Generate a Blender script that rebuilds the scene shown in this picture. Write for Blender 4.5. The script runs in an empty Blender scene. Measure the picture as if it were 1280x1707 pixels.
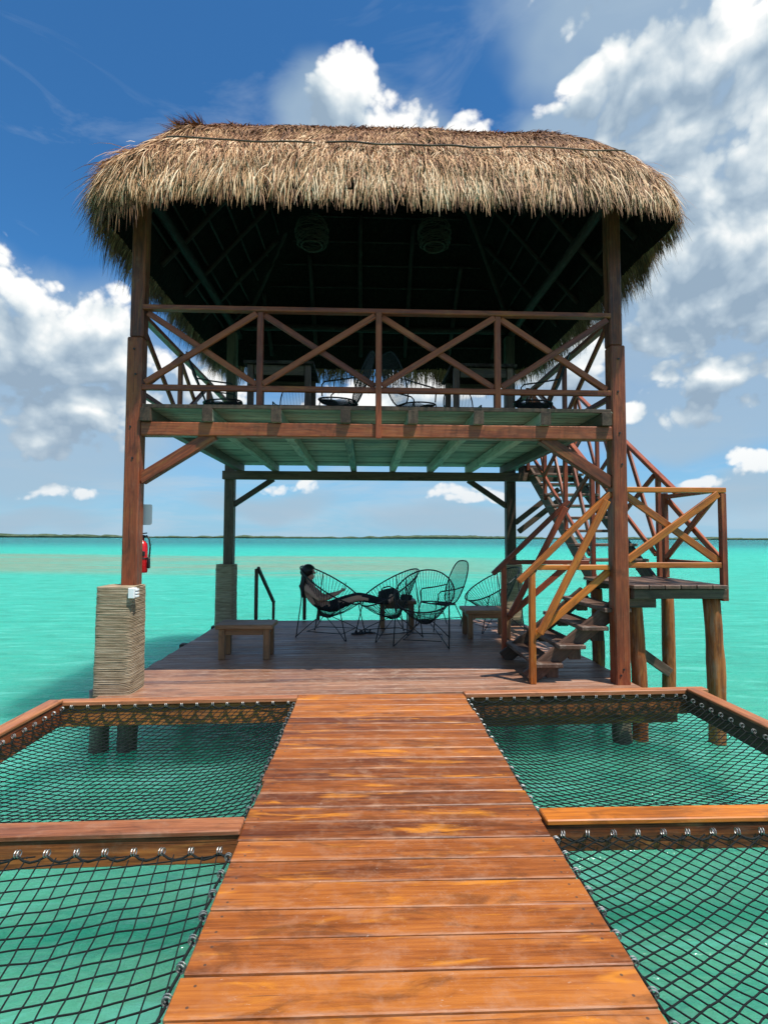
import bpy, bmesh, math, random
import numpy as np
from mathutils import Matrix, Vector, noise as mn
random.seed(7); rng = np.random.default_rng(11)
R = math.radians
scn = bpy.context.scene
col = scn.collection

# ------------------------------------------------------------------ camera
FPX, CH = 900.0, 1.5                       # focal length in photo pixels, eye height above the deck
PITCH = math.atan((897 - 853.5) / FPX)
CAMR = Matrix.Rotation(-R(2.0), 3, 'Z') @ Matrix.Rotation(math.pi/2 + PITCH, 3, 'X') @ Matrix.Rotation(R(.2), 3, 'Z')
cd = bpy.data.cameras.new('camera'); cam = bpy.data.objects.new('camera', cd); col.objects.link(cam)
cam.matrix_world = Matrix.Translation((0, 0, CH)) @ CAMR.to_4x4()
cd.sensor_fit = 'HORIZONTAL'; cd.sensor_width = 36; cd.lens = FPX/1280*36
cd.clip_start = .05; cd.clip_end = 20000
scn.camera = cam
def ray(px, py): return CAMR @ Vector(((px-640)/FPX, -(py-853.5)/FPX, -1))
def onz(px, py, z=0.0):
    d = ray(px, py); return Vector((0, 0, CH)) + d*((z-CH)/d.z)
def ony(px, py, Y):
    d = ray(px, py); return Vector((0, 0, CH)) + d*(Y/d.y)

# ------------------------------------------------------------------ sun, sky, exposure
LIGHT = Vector((-.30, .30, -1)).normalized()       # direction the sunlight travels
sd = bpy.data.lights.new('sun', 'SUN'); sd.energy = 4.6; sd.angle = R(.53); sd.color = (1, .955, .88)
sun = bpy.data.objects.new('sun', sd); col.objects.link(sun)
sun.rotation_euler = LIGHT.to_track_quat('-Z', 'Y').to_euler(); sun.location = (6, -3, 15)
S = -LIGHT
world = bpy.data.worlds.new('World'); scn.world = world; world.use_nodes = True
wt = world.node_tree; wt.nodes.clear()
def mknode(nt, t, **kw):
    n = nt.nodes.new(t)
    for k, v in kw.items(): setattr(n, k, v)
    return n
class NB:
    """tiny node builder"""
    def __init__(s, nt): s.nt = nt
    def n(s, t, **kw): return mknode(s.nt, t, **kw)
    def put(s, sock, v):
        if hasattr(v, 'is_output') or isinstance(v, bpy.types.NodeSocket): s.nt.links.new(v, sock)
        else: sock.default_value = v
    def math(s, op, a, b=0.0, c=0.0, clamp=False):
        m = s.n('ShaderNodeMath', operation=op, use_clamp=clamp)
        s.put(m.inputs[0], a); s.put(m.inputs[1], b); s.put(m.inputs[2], c); return m.outputs[0]
    def vmath(s, op, a, b=(0, 0, 0)):
        m = s.n('ShaderNodeVectorMath', operation=op); s.put(m.inputs[0], a)
        if op == 'SCALE': s.put(m.inputs['Scale'], b)
        else: s.put(m.inputs[1], b)
        return m.outputs['Value'] if op in ('LENGTH', 'DOT_PRODUCT', 'DISTANCE') else m.outputs[0]
    def ramp(s, f, stops, interp='LINEAR'):
        r = s.n('ShaderNodeValToRGB'); e = r.color_ramp.elements; r.color_ramp.interpolation = interp
        while len(e) < len(stops): e.new(.5)
        for q, (p, c) in zip(e, stops):
            q.position = p; q.color = (c, c, c, 1) if isinstance(c, (int, float)) else (*c[:3], 1)
        s.put(r.inputs[0], f); return r.outputs[0]
    def mapr(s, v, a, b, c, d, smooth=False):
        m = s.n('ShaderNodeMapRange', interpolation_type='SMOOTHSTEP' if smooth else 'LINEAR')
        for i, x in enumerate((v, a, b, c, d)): s.put(m.inputs[i], x)
        return m.outputs[0]
    def mix(s, f, a, b, blend='MIX'):
        m = s.n('ShaderNodeMix', data_type='RGBA', blend_type=blend)
        s.put(m.inputs[0], f); s.put(m.inputs[6], a if not isinstance(a, tuple) else (*a[:3], 1)); s.put(m.inputs[7], b if not isinstance(b, tuple) else (*b[:3], 1))
        return m.outputs[2]
    def noise(s, vec, scale, detail=4, rough=.5, dist=0.0, lac=2.0):
        m = s.n('ShaderNodeTexNoise'); s.put(m.inputs['Vector'], vec)
        for k, v in (('Scale', scale), ('Detail', detail), ('Roughness', rough), ('Distortion', dist), ('Lacunarity', lac)): s.put(m.inputs[k], v)
        return m.outputs[0]
    def voronoi(s, vec, scale, detail=0, rough=.5, feat='F1', rand=1.0):
        m = s.n('ShaderNodeTexVoronoi', feature=feat); s.put(m.inputs['Vector'], vec)
        s.put(m.inputs['Scale'], scale); s.put(m.inputs['Detail'], detail); s.put(m.inputs['Roughness'], rough); s.put(m.inputs['Randomness'], rand)
        return m.outputs['Distance']

BLOBS = [(50, 580, 215, 125, 1.05), (-30, 520, 190, 120, 1), (150, 590, 100, 95, 1), (20, 660, 290, 110, 1.05),
         (580, 165, 88, 74, 1.05), (660, 200, 120, 50, 1), (784, 212, 56, 42, 1),
         (1080, 110, 140, 95, 1), (1240, 50, 170, 170, 1), (1120, 240, 250, 160, 1), (965, 145, 90, 50, .95), (1260, 430, 260, 220, 1),
         (1110, 470, 150, 160, .95), (1120, 340, 170, 110, 1), (1210, 630, 170, 75, .95),
         (1150, 690, 95, 30, .75), (1250, 775, 80, 36, .7), (1060, 698, 38, 22, .7),
         (50, 748, 120, 38, .6), (30, 820, 140, 24, .5), (340, 630, 110, 70, .8), (950, 610, 110, 90, .9),
         (690, 650, 260, 42, .9), (770, 835, 150, 30, .6), (470, 800, 120, 22, .45), (1150, 800, 80, 26, .5),
         (-330, 420, 240, 160, 1), (1600, 330, 260, 260, 1), (1080, -160, 220, 130, 1)]
def cloud_group(name, vdet, ndet):
    g = bpy.data.node_groups.new(name, 'ShaderNodeTree')
    g.interface.new_socket('Vector', in_out='INPUT', socket_type='NodeSocketVector')
    g.interface.new_socket('Density', in_out='OUTPUT', socket_type='NodeSocketFloat'); g.interface.new_socket('Soft', in_out='OUTPUT', socket_type='NodeSocketFloat')
    b = NB(g); gi = b.n('NodeGroupInput'); go = b.n('NodeGroupOutput'); p = gi.outputs[0]
    wv = b.n('ShaderNodeTexNoise'); b.put(wv.inputs['Vector'], p); b.put(wv.inputs['Scale'], 6.0); b.put(wv.inputs['Detail'], 1.0)
    warp = b.vmath('ADD', p, b.vmath('SCALE', b.vmath('SUBTRACT', wv.outputs['Color'], (.5, .5, .5)), .09))
    f = None
    for (x, y, rx, ry, wgt) in BLOBS:
        c = ray(x, y).normalized(); k = ray(x, y).length
        kx, kz = FPX*k/rx, FPX*k/ry
        m = b.n('ShaderNodeVectorMath', operation='MULTIPLY_ADD'); b.put(m.inputs[0], warp); m.inputs[1].default_value = (kx, kx, kz); m.inputs[2].default_value = (-c.x*kx, -c.y*kx, -c.z*kz)
        e = b.math('SUBTRACT', wgt+.22, b.vmath('DOT_PRODUCT', m.outputs[0], m.outputs[0]))
        f = e if f is None else b.math('MAXIMUM', f, e)
    # the rest of the dome carries scattered cumulus of the same kind
    n1 = b.noise(p, 7.0, ndet, .62)
    away = b.mapr(b.vmath('DOT_PRODUCT', p, tuple(ray(640, 700).normalized())), .62, .35, -6.0, 0)
    rest = b.math('ADD', b.math('MULTIPLY', b.math('SUBTRACT', wv.outputs[0], .54), 9.0), away)
    f = b.math('MAXIMUM', b.math('MAXIMUM', f, rest), -2.0)
    v1 = b.voronoi(b.vmath('MULTIPLY', warp, (1, 1, 1.25)), 12.0, vdet, .55)
    D = b.math('ADD', f, b.math('MULTIPLY', b.math('SUBTRACT', .46, v1), 1.1))
    D = b.math('ADD', D, b.math('MULTIPLY', b.math('SUBTRACT', n1, .48), 1.9))
    g.links.new(D, go.inputs[0]); g.links.new(b.math('ADD', f, b.math('MULTIPLY', b.math('SUBTRACT', n1, .5), 1.6)), go.inputs[1])
    return g
b = NB(wt)
sky = b.n('ShaderNodeTexSky', sky_type='NISHITA'); sky.sun_disc = False
sky.sun_elevation = math.asin(S.z); sky.sun_rotation = math.atan2(S.x, S.y)
sky.air_density = 1.0; sky.dust_density = .2; sky.ozone_density = 2.0; sky.altitude = 0
tc = b.n('ShaderNodeTexCoord'); p = tc.outputs['Generated']
def inst(v, grp):
    n = b.n('ShaderNodeGroup'); n.node_tree = grp; wt.links.new(v, n.inputs[0]); return n.outputs
d0, s0 = inst(p, cloud_group('cloud_density', 3.0, 7.0)); d1, s1 = inst(b.vmath('ADD', p, (.012, 0, .040)), cloud_group('cloud_density_above', 1.0, 3.0))
alpha = b.mapr(d0, -.02, .34, 0, 1, True)
lit = b.math('ADD', .64, b.math('MULTIPLY', b.math('SUBTRACT', d0, d1), .54), clamp=True)
thick = b.mapr(s1, .15, 1.5, 0, .34, True)
lit = b.math('SUBTRACT', lit, thick, clamp=True)
ccol = b.ramp(lit, [(0, (2.9, 3.9, 5.0)), (.28, (4.4, 5.4, 6.3)), (.54, (6.8, 7.5, 7.9)), (.80, (9.8, 9.8, 9.6))])
el = b.n('ShaderNodeSeparateXYZ'); b.put(el.inputs[0], p)
hz = b.mapr(el.outputs[2], 0.0, .20, .5, 0, True)                 # far low cumulus melts into the air light
ccol = b.mix(hz, ccol, (4.4, 5.5, 6.6))
cir = b.mapr(b.noise(b.vmath('MULTIPLY', p, (2.2, 2.2, 7.0)), 2.0, 5, .62, .6), .52, .80, 0, .26)
skyc = b.mix(1.0, sky.outputs[0], (.42, .98, 1.36), 'MULTIPLY')
skyc = b.mix(b.mapr(el.outputs[2], -.02, .30, .85, 0, True), skyc, (3.0, 5.0, 6.9))
skyc = b.mix(cir, skyc, (6.0, 6.8, 7.6))
low = b.math('MULTIPLY', b.mapr(b.noise(b.vmath('MULTIPLY', p, (4, 4, 24)), 1.0, 5, .6, .5), .40, .66, 0, .52, True), b.mapr(el.outputs[2], .26, .06, 0, 1, True))
skyc = b.mix(low, skyc, (4.7, 5.8, 6.8))
soft = b.mapr(s1, -.95, .8, 0, .78, True)
skyc = b.mix(soft, skyc, (3.7, 4.9, 6.0))
fin = b.mix(b.math('MULTIPLY', alpha, .97), skyc, ccol)
world.cycles.sampling_method = 'MANUAL'; world.cycles.sample_map_resolution = 256
bg = b.n('ShaderNodeBackground'); bg.inputs[1].default_value = .085; wt.links.new(fin, bg.inputs[0])
wo = b.n('ShaderNodeOutputWorld'); wt.links.new(bg.outputs[0], wo.inputs[0])
scn.view_settings.view_transform = 'Standard'; scn.view_settings.look = 'None'
scn.cycles.max_bounces = 6; scn.cycles.diffuse_bounces = 3; scn.cycles.glossy_bounces = 3; scn.cycles.transparent_max_bounces = 8
scn.view_settings.exposure = 0.35; scn.view_settings.gamma = 1; scn.view_settings.use_curve_mapping = False

# ------------------------------------------------------------------ materials
def newmat(name):
    m = bpy.data.materials.new(name); m.use_nodes = True
    nt = m.node_tree; nb = NB(nt); bs = nt.nodes['Principled BSDF']; return m, nb, bs
def wood(name, dark, mid, light, rough=.55, wear=0.0, wearcol=(.5, .42, .34), grain=1.0, spec=.35, streak=0.0, streakcol=(.6, .3, .05), vary=.35, plank=False):
    m, n, bs = newmat(name)
    t = n.n('ShaderNodeTexCoord').outputs['Object']; oi = n.n('ShaderNodeObjectInfo')
    off = n.vmath('ADD', t, n.vmath('SCALE', n.n('ShaderNodeCombineXYZ').outputs[0], 0.0))
    cmb = n.n('ShaderNodeCombineXYZ'); n.put(cmb.inputs[0], n.math('MULTIPLY', oi.outputs['Random'], 37.0)); n.put(cmb.inputs[1], n.math('MULTIPLY', oi.outputs['Random'], 91.0)); n.put(cmb.inputs[2], n.math('MULTIPLY', oi.outputs['Random'], 13.0))
    off = n.vmath('ADD', t, cmb.outputs[0])
    fine = n.noise(n.vmath('MULTIPLY', off, (3.0, 70, 70)), grain, 6, .68, .3)
    broad = n.noise(n.vmath('MULTIPLY', off, (1.1, 7, 7)), grain, 4, .55, .8)
    rings = n.noise(n.vmath('MULTIPLY', off, (.9, 15, 15)), grain, 3, .5, 1.6)
    f = n.math('ADD', n.math('MULTIPLY', fine, .56), n.math('ADD', n.math('MULTIPLY', broad, .36), n.math('MULTIPLY', rings, .25)))
    f = n.math('ADD', f, n.math('MULTIPLY', n.math('SUBTRACT', oi.outputs['Random'], .5), vary*.5))
    c = n.ramp(f, [(.42, dark), (.59, mid), (.78, light)])
    if streak:
        sk = n.mapr(n.noise(n.vmath('MULTIPLY', off, (1.6, 9, 9)), 1.3, 4, .6, .5), .56, .70, 0, streak, True)
        c = n.mix(sk, c, streakcol)
    if wear:
        w = n.mapr(n.noise(n.vmath('MULTIPLY', off, (6, 9, 9)), 1.4, 9, .68, .3), .50, .76, 0, wear, True)
        c = n.mix(w, c, wearcol)
        spots = n.mapr(n.voronoi(off, 16.0, 0), .035, .075, wear*.9, 0)
        spots = n.math('MULTIPLY', spots, n.mapr(n.noise(off, 4.0, 2), .55, .62, 0, 1))
        c = n.mix(spots, c, wearcol)
    sy = n.n('ShaderNodeSeparateXYZ'); n.put(sy.inputs[0], t)
    if wear:
        ed = n.math('MULTIPLY', n.mapr(n.math('ABSOLUTE', sy.outputs[1]), .058, .078, 0, 1), n.mapr(n.noise(n.vmath('MULTIPLY', off, (5, 30, 30)), 1, 5, .7), .45, .62, 0, wear*1.6))
        c = n.mix(ed, c, wearcol)
    stn = n.mapr(n.noise(n.vmath('MULTIPLY', off, (2.6, 8, 8)), 1.0, 6, .66, .9), .50, .68, 0, .55, True)
    c = n.mix(stn, c, tuple(x*.62 for x in dark[:1])+tuple(x*.75 for x in dark[1:]))
    if plank:
        wp = n.n('ShaderNodeNewGeometry').outputs['Position']; sw = n.n('ShaderNodeSeparateXYZ'); n.put(sw.inputs[0], wp)
        path = n.mapr(n.math('ABSOLUTE', n.math('SUBTRACT', sw.outputs[0], .2)), .15, .75, 1, .35, True)
        dust = n.math('MULTIPLY', path, n.mapr(n.noise(wp, 7.0, 9, .74, .2), .48, .66, 0, plank, True))
        c = n.mix(dust, c, wearcol)
        scr = n.mapr(n.noise(n.vmath('MULTIPLY', wp, (30, 90, 10)), 1, 3, .6, 1.5), .66, .72, 0, .45)
        c = n.mix(n.math('MULTIPLY', scr, n.mapr(n.noise(wp, 3.0, 2), .5, .6, 0, 1)), c, (.62, .50, .40))
        ax = n.math('ABSOLUTE', n.math('SUBTRACT', n.math('ABSOLUTE', sy.outputs[0]), .725)); ay = n.math('ABSOLUTE', n.math('SUBTRACT', n.math('ABSOLUTE', sy.outputs[1]), .042))
        scw = n.mapr(n.math('SQRT', n.math('ADD', n.math('MULTIPLY', ax, ax), n.math('MULTIPLY', ay, ay))), .0045, .0065, .85, 0)
        c = n.mix(scw, c, (.06, .04, .03))
    # dark knots and checks
    ck = n.mapr(n.noise(n.vmath('MULTIPLY', off, (1.3, 60, 60)), 1.0, 3, .5, .2), .66, .72, 0, .65)
    c = n.mix(ck, c, tuple(x*.3 for x in dark))
    n.put(bs.inputs['Base Color'], c)
    n.put(bs.inputs['Roughness'], n.mapr(broad, .3, .7, rough-.12, rough+.15))
    bs.inputs['Specular IOR Level'].default_value = spec
    bp = n.n('ShaderNodeBump'); bp.inputs['Strength'].default_value = .5; bp.inputs['Distance'].default_value = .004
    n.put(bp.inputs['Height'], n.math('SUBTRACT', f, n.math('MULTIPLY', ck, .8))); n.put(bs.inputs['Normal'], bp.outputs[0])
    return m
def plain(name, c, rough=.5, metal=0.0, spec=.4, noise=.15, scale=30):
    m, n, bs = newmat(name)
    t = n.n('ShaderNodeTexCoord').outputs['Object']; k = n.noise(t, scale, 5, .6)
    n.put(bs.inputs['Base Color'], n.mix(k, tuple(x*(1-noise) for x in c), tuple(min(1, x*(1+noise)) for x in c)))
    n.put(bs.inputs['Roughness'], n.mapr(k, .3, .7, max(.05, rough-.1), min(1, rough+.1)))
    bs.inputs['Metallic'].default_value = metal; bs.inputs['Specular IOR Level'].default_value = spec
    return m
M = {}
M['plank'] = wood('varnished plank', (.115, .028, .007), (.30, .083, .014), (.46, .148, .022), .50, .30, (.46, .27, .17), 1.0, .42, .75, (.62, .22, .016), .48, plank=.24)
M['cap'] = wood('faded beam cap', (.16, .050, .020), (.34, .120, .048), (.47, .19, .08), .5, .2, (.5, .35, .25), 1, .4, .3, (.42, .18, .06), .3)
M['deck'] = wood('deck board', (.12, .054, .032), (.26, .12, .068), (.38, .19, .11), .5, .5, (.44, .32, .24), 1.0, .45, .25, (.38, .16, .06), .5, plank=.45)
M['beam'] = wood('reddish beam', (.070, .018, .0075), (.215, .048, .016), (.38, .100, .028), .5, .12, (.5, .3, .18), 1, .4, .35, (.40, .15, .03), .4)
M['rail'] = wood('railing timber', (.10, .020, .0085), (.245, .050, .017), (.37, .090, .028), .5, .12, (.5, .3, .18), 1, .4, .3, (.42, .17, .035), .4)
M['orange'] = wood('orange stair timber', (.21, .052, .007), (.46, .130, .013), (.64, .215, .022), .45, .1, (.6, .4, .25), 1, .45, .4, (.55, .24, .03), .3)
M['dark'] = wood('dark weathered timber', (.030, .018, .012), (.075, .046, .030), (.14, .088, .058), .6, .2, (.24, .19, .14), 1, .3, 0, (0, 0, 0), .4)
M['floor'] = wood('pale floor board', (.075, .084, .062), (.27, .27, .20), (.44, .42, .32), .65, .1, (.4, .4, .35), 1, .25, 0, (0, 0, 0), .6)
M['tread'] = wood('brown tread', (.042, .020, .013), (.10, .050, .031), (.18, .098, .064), .55, .25, (.32, .25, .2), 1, .4, 0, (0, 0, 0), .3)
M['log'] = wood('round log', (.060, .019, .007), (.25, .074, .018), (.52, .175, .040), .6, .25, (.30, .24, .17), 1.0, .3, .5, (.46, .22, .055), .4)
M['piling'] = wood('wet piling', (.05, .036, .024), (.13, .098, .066), (.24, .19, .13), .45, .3, (.34, .30, .24), 1, .4, 0, (0, 0, 0), .3)
M['table'] = wood('brown table wood', (.10, .048, .022), (.235, .115, .05), (.36, .19, .085), .5, .1, (.4, .3, .2), 1, .4, 0, (0, 0, 0), .2)
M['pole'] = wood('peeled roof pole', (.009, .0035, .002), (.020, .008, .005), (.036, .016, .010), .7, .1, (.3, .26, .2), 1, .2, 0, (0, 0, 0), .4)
M['black'] = plain('black cord', (.012, .013, .014), .5, 0, .4)
M['netcord'] = plain('black net twine', (.010, .013, .013), .75, 0, .2)
M['steel'] = plain('galvanised steel', (.42, .42, .40), .55, 1.0)
M['white'] = plain('white plastic', (.80, .80, .80), .4, 0, .4, .04)
M['red'] = plain('red enamel', (.62, .012, .018), .25, 0, .5, .05)
M['rubber'] = plain('black rubber', (.015, .016, .018), .5)
M['bag'] = plain('black bag cloth', (.02, .021, .024), .8)
M['wicker'] = plain('lamp wicker', (.055, .028, .015), .8)
M['fabric'] = plain('dark woven seat', (.018, .017, .018), .8)
M['skin'] = plain('skin', (.52, .29, .20), .5, 0, .35, .05)
M['shirt'] = plain('rust coloured shirt', (.46, .26, .20), .85, 0, .2, .12, 60)
M['trouser'] = plain('black trousers', (.018, .019, .024), .8, 0, .2, .2, 60)
M['hair'] = plain('black hair', (.010, .008, .007), .45, 0, .4, .3, 120)
def ropemat():
    m, n, bs = newmat('sisal rope'); t = n.n('ShaderNodeTexCoord').outputs['Object']
    k = n.noise(n.vmath('MULTIPLY', t, (5, 5, 60)), 1, 5, .65); k2 = n.noise(t, 160, 2, .5)
    c = n.ramp(n.math('ADD', n.math('MULTIPLY', k, .75), n.math('MULTIPLY', k2, .25)), [(.3, (.15, .105, .060)), (.5, (.34, .26, .17)), (.7, (.54, .45, .33))])
    n.put(bs.inputs['Base Color'], c); bs.inputs['Roughness'].default_value = .9; bs.inputs['Specular IOR Level'].default_value = .1
    bp = n.n('ShaderNodeBump'); bp.inputs['Strength'].default_value = .6; bp.inputs['Distance'].default_value = .004; n.put(bp.inputs['Height'], k2); n.put(bs.inputs['Normal'], bp.outputs[0])
    return m
M['rope'] = ropemat()
def thatchmat():
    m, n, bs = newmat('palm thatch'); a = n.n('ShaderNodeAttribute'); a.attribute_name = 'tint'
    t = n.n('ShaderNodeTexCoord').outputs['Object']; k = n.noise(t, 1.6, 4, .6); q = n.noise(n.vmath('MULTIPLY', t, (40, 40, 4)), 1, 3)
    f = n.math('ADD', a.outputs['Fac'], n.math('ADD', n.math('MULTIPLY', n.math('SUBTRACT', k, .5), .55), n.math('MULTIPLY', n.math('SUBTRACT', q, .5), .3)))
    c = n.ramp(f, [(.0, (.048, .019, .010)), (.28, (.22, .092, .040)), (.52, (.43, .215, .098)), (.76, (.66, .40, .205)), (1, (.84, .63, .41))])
    n.put(bs.inputs['Base Color'], c); bs.inputs['Roughness'].default_value = .62; bs.inputs['Specular IOR Level'].default_value = .25
    return m
M['thatch'] = thatchmat()
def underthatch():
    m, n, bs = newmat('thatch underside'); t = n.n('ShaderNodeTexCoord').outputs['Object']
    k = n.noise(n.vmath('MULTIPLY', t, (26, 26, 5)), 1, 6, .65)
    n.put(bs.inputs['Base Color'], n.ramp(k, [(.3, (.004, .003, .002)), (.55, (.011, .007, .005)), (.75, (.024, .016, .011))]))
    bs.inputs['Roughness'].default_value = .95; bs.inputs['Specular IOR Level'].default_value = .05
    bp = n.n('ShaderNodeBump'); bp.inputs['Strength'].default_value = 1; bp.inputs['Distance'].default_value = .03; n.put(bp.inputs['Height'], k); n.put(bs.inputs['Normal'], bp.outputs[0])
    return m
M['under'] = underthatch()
def watermat():
    m, n, bs = newmat('lagoon water'); pos = n.n('ShaderNodeNewGeometry').outputs['Position']
    sp = n.n('ShaderNodeSeparateXYZ'); n.put(sp.inputs[0], pos)
    big = n.noise(n.vmath('MULTIPLY', pos, (.010, .03, 1)), 1.0, 4, .55, .4)
    yy = n.math('ADD', sp.outputs[1], n.math('MULTIPLY', n.math('SUBTRACT', big, .5), 26.0))
    lg = n.math('LOGARITHM', n.math('MAXIMUM', yy, 1.0), 10.0)          # bands of depth parallel to the shore, on a log scale of distance
    c = n.ramp(n.math('DIVIDE', lg, 3.4), [(0, (.115, .45, .275)), (.20, (.10, .44, .28)), (.30, (.045, .45, .325)), (.42, (.045, .53, .40)), (.53, (.035, .56, .43)), (.595, (.018, .48, .41)), (.645, (.010, .25, .28)), (.70, (.010, .13, .19)), (1, (.012, .10, .17))])
    # streak of sea grass on a shallow bar
    lx = n.math('ADD', n.math('MULTIPLY', sp.outputs[0], .18), sp.outputs[1])
    gw = n.noise(n.vmath('MULTIPLY', pos, (.045, .16, 1)), 1, 6, .65, .6)
    band = n.math('MULTIPLY', n.mapr(lx, 27, 33, 0, 1, True), n.mapr(lx, 58, 66, 1, 0, True))
    band = n.math('MULTIPLY', band, n.mapr(sp.outputs[0], -2, 22, 1, .0, True))
    band = n.math('MULTIPLY', band, n.mapr(gw, .30, .55, 0, .95, True))
    c = n.mix(band, c, (.29, .33, .22))
    # mottled sand and weed on the bottom; ripple and caustic light painted over it
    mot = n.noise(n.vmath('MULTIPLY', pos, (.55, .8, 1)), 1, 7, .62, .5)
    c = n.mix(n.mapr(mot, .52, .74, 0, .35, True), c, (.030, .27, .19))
    caustic_mottle = n.noise(n.vmath('MULTIPLY', pos, (2.3, 4.0, 1)), 1, 5, .6, 1.2)
    c = n.mix(n.mapr(caustic_mottle, .48, .75, 0, .5, True), c, (.075, .43, .29))  # finer bottom mottling with caustic-like light painted into the colour
    ripple_strokes = n.noise(n.vmath('MULTIPLY', pos, (.9, 4.2, 1)), 1, 6, .65, .7)
    c = n.mix(n.mapr(ripple_strokes, .51, .64, 0, .52, True), c, (.028, .30, .215)); c = n.mix(n.mapr(ripple_strokes, .47, .34, 0, .50, True), c, (.16, .68, .54))  # ripple shade and highlights painted as dark and pale strokes
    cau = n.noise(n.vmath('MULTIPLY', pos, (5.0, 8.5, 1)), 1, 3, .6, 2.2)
    c = n.mix(n.mapr(n.math('ABSOLUTE', n.math('SUBTRACT', cau, .5)), .0, .05, .40, 0, True), c, (.12, .50, .36))  # thin pale veins: caustic light painted into the water colour
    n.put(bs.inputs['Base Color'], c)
    bs.inputs['Roughness'].default_value = 1.0; bs.inputs['Specular IOR Level'].default_value = 0.0
    w1 = n.noise(n.vmath('MULTIPLY', pos, (1.3, 2.6, 1)), 1.0, 6, .6, .5)
    w2 = n.noise(n.vmath('MULTIPLY', pos, (5.5, 9.5, 1)), 1.0, 4, .55, .6)
    w3 = n.noise(n.vmath('MULTIPLY', pos, (.12, .35, 1)), 1.0, 4, .5, .3)
    h = n.math('ADD', n.math('MULTIPLY', w1, .16), n.math('ADD', n.math('MULTIPLY', w2, .045), n.math('MULTIPLY', w3, .35)))
    bp = n.n('ShaderNodeBump'); bp.inputs['Strength'].default_value = .75; bp.inputs['Distance'].default_value = 1.0; n.put(bp.inputs['Height'], h); n.put(bs.inputs['Normal'], bp.outputs[0])
    bs.subsurface_method = 'BURLEY'
    bs.inputs['Subsurface Weight'].default_value = 1.0; bs.inputs['Subsurface Radius'].default_value = (.35, 1.0, .85); bs.inputs['Subsurface Scale'].default_value = 2.6
    tr = n.n('ShaderNodeBsdfTransparent'); tr.inputs[0].default_value = (.45, .95, .80, 1)
    ms = n.n('ShaderNodeMixShader'); ms.inputs[0].default_value = .22
    n.nt.links.new(bs.outputs[0], ms.inputs[1]); n.nt.links.new(tr.outputs[0], ms.inputs[2])
    gl = n.n('ShaderNodeBsdfGlossy'); gl.inputs['Roughness'].default_value = .07; n.put(gl.inputs['Normal'], bp.outputs[0])
    fr = n.n('ShaderNodeFresnel'); fr.inputs[0].default_value = 1.33; n.put(fr.inputs['Normal'], bp.outputs[0])
    m2 = n.n('ShaderNodeMixShader'); n.put(m2.inputs[0], n.math('MINIMUM', fr.outputs[0], .20))      # wave facets never face the sky edge-on
    n.nt.links.new(ms.outputs[0], m2.inputs[1]); n.nt.links.new(gl.outputs[0], m2.inputs[2])
    n.nt.links.new(m2.outputs[0], n.nt.nodes['Material Output'].inputs[0])
    return m
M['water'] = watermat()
def sandmat():
    m, n, bs = newmat('lagoon sand'); pos = n.n('ShaderNodeNewGeometry').outputs['Position']
    k = n.noise(n.vmath('MULTIPLY', pos, (.5, .5, .5)), 1, 7, .6)
    n.put(bs.inputs['Base Color'], n.ramp(k, [(.35, (.09, .30, .20)), (.6, (.17, .48, .33))])); bs.inputs['Roughness'].default_value = 1
    return m
M['sand'] = sandmat()
def forest():
    m, n, bs = newmat('far mangrove'); pos = n.n('ShaderNodeNewGeometry').outputs['Position']
    k = n.noise(n.vmath('MULTIPLY', pos, (.05, .05, .12)), 1, 5, .7)
    n.put(bs.inputs['Base Color'], n.ramp(k, [(.35, (.045, .075, .042)), (.65, (.105, .135, .085))])); bs.inputs['Roughness'].default_value = 1; bs.inputs['Specular IOR Level'].default_value = .05
    return m
M['forest'] = forest()

# ------------------------------------------------------------------ helpers
W = {None: Matrix.Identity(4)}
def link(o, parent=None, world=None):
    col.objects.link(o)
    world = world if world is not None else Matrix.Identity(4)
    if parent is not None:
        o.parent = parent; o.matrix_basis = W[parent].inverted() @ world
    else: o.matrix_basis = world
    W[o] = world
    return o
def empty(name, loc, label, cat, group=None, rz=0.0):
    o = bpy.data.objects.new(name, None); o.empty_display_size = .1
    link(o, None, Matrix.Translation(loc) @ Matrix.Rotation(rz, 4, 'Z'))
    tag(o, label, cat, group); return o
def tag(o, label=None, cat=None, group=None, kind=None):
    for k, v in (('label', label), ('category', cat), ('group', group), ('kind', kind)):
        if v: o[k] = v
    return o
def mesh_obj(name, verts, faces, mat, parent=None, world=None, smooth=False):
    me = bpy.data.meshes.new(name); me.from_pydata([tuple(v) for v in verts], [], faces)
    if smooth: me.polygons.foreach_set('use_smooth', [True]*len(me.polygons))
    me.materials.append(M[mat]); me.update()
    o = bpy.data.objects.new(name, me)
    return link(o, parent, world)
CB = {}
def box_mesh(L, w, h, mat, bev=.006, wob=0.0, seed=0):
    """chamfered box, length on local X, centred"""
    key = (round(L, 2), round(w, 3), round(h, 3), mat, bev, wob, seed)
    if key in CB: return CB[key]
    bm = bmesh.new(); bmesh.ops.create_cube(bm, size=1)
    for v in bm.verts: v.co = Vector((v.co.x*L, v.co.y*w, v.co.z*h))
    bmesh.ops.bevel(bm, geom=list(bm.edges), offset=min(bev, w*.3, h*.3), segments=1, affect='EDGES')
    if wob:
        rr = random.Random(seed); a, c = rr.uniform(-wob, wob), rr.uniform(-wob, wob)
        for v in bm.verts: v.co.y += a if v.co.x > 0 else c; v.co.z += (a+c)*.3 if v.co.x > 0 else 0
    me = bpy.data.meshes.new('timber'); bm.to_mesh(me); bm.free(); me.materials.append(M[mat]); CB[key] = me
    return me
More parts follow.
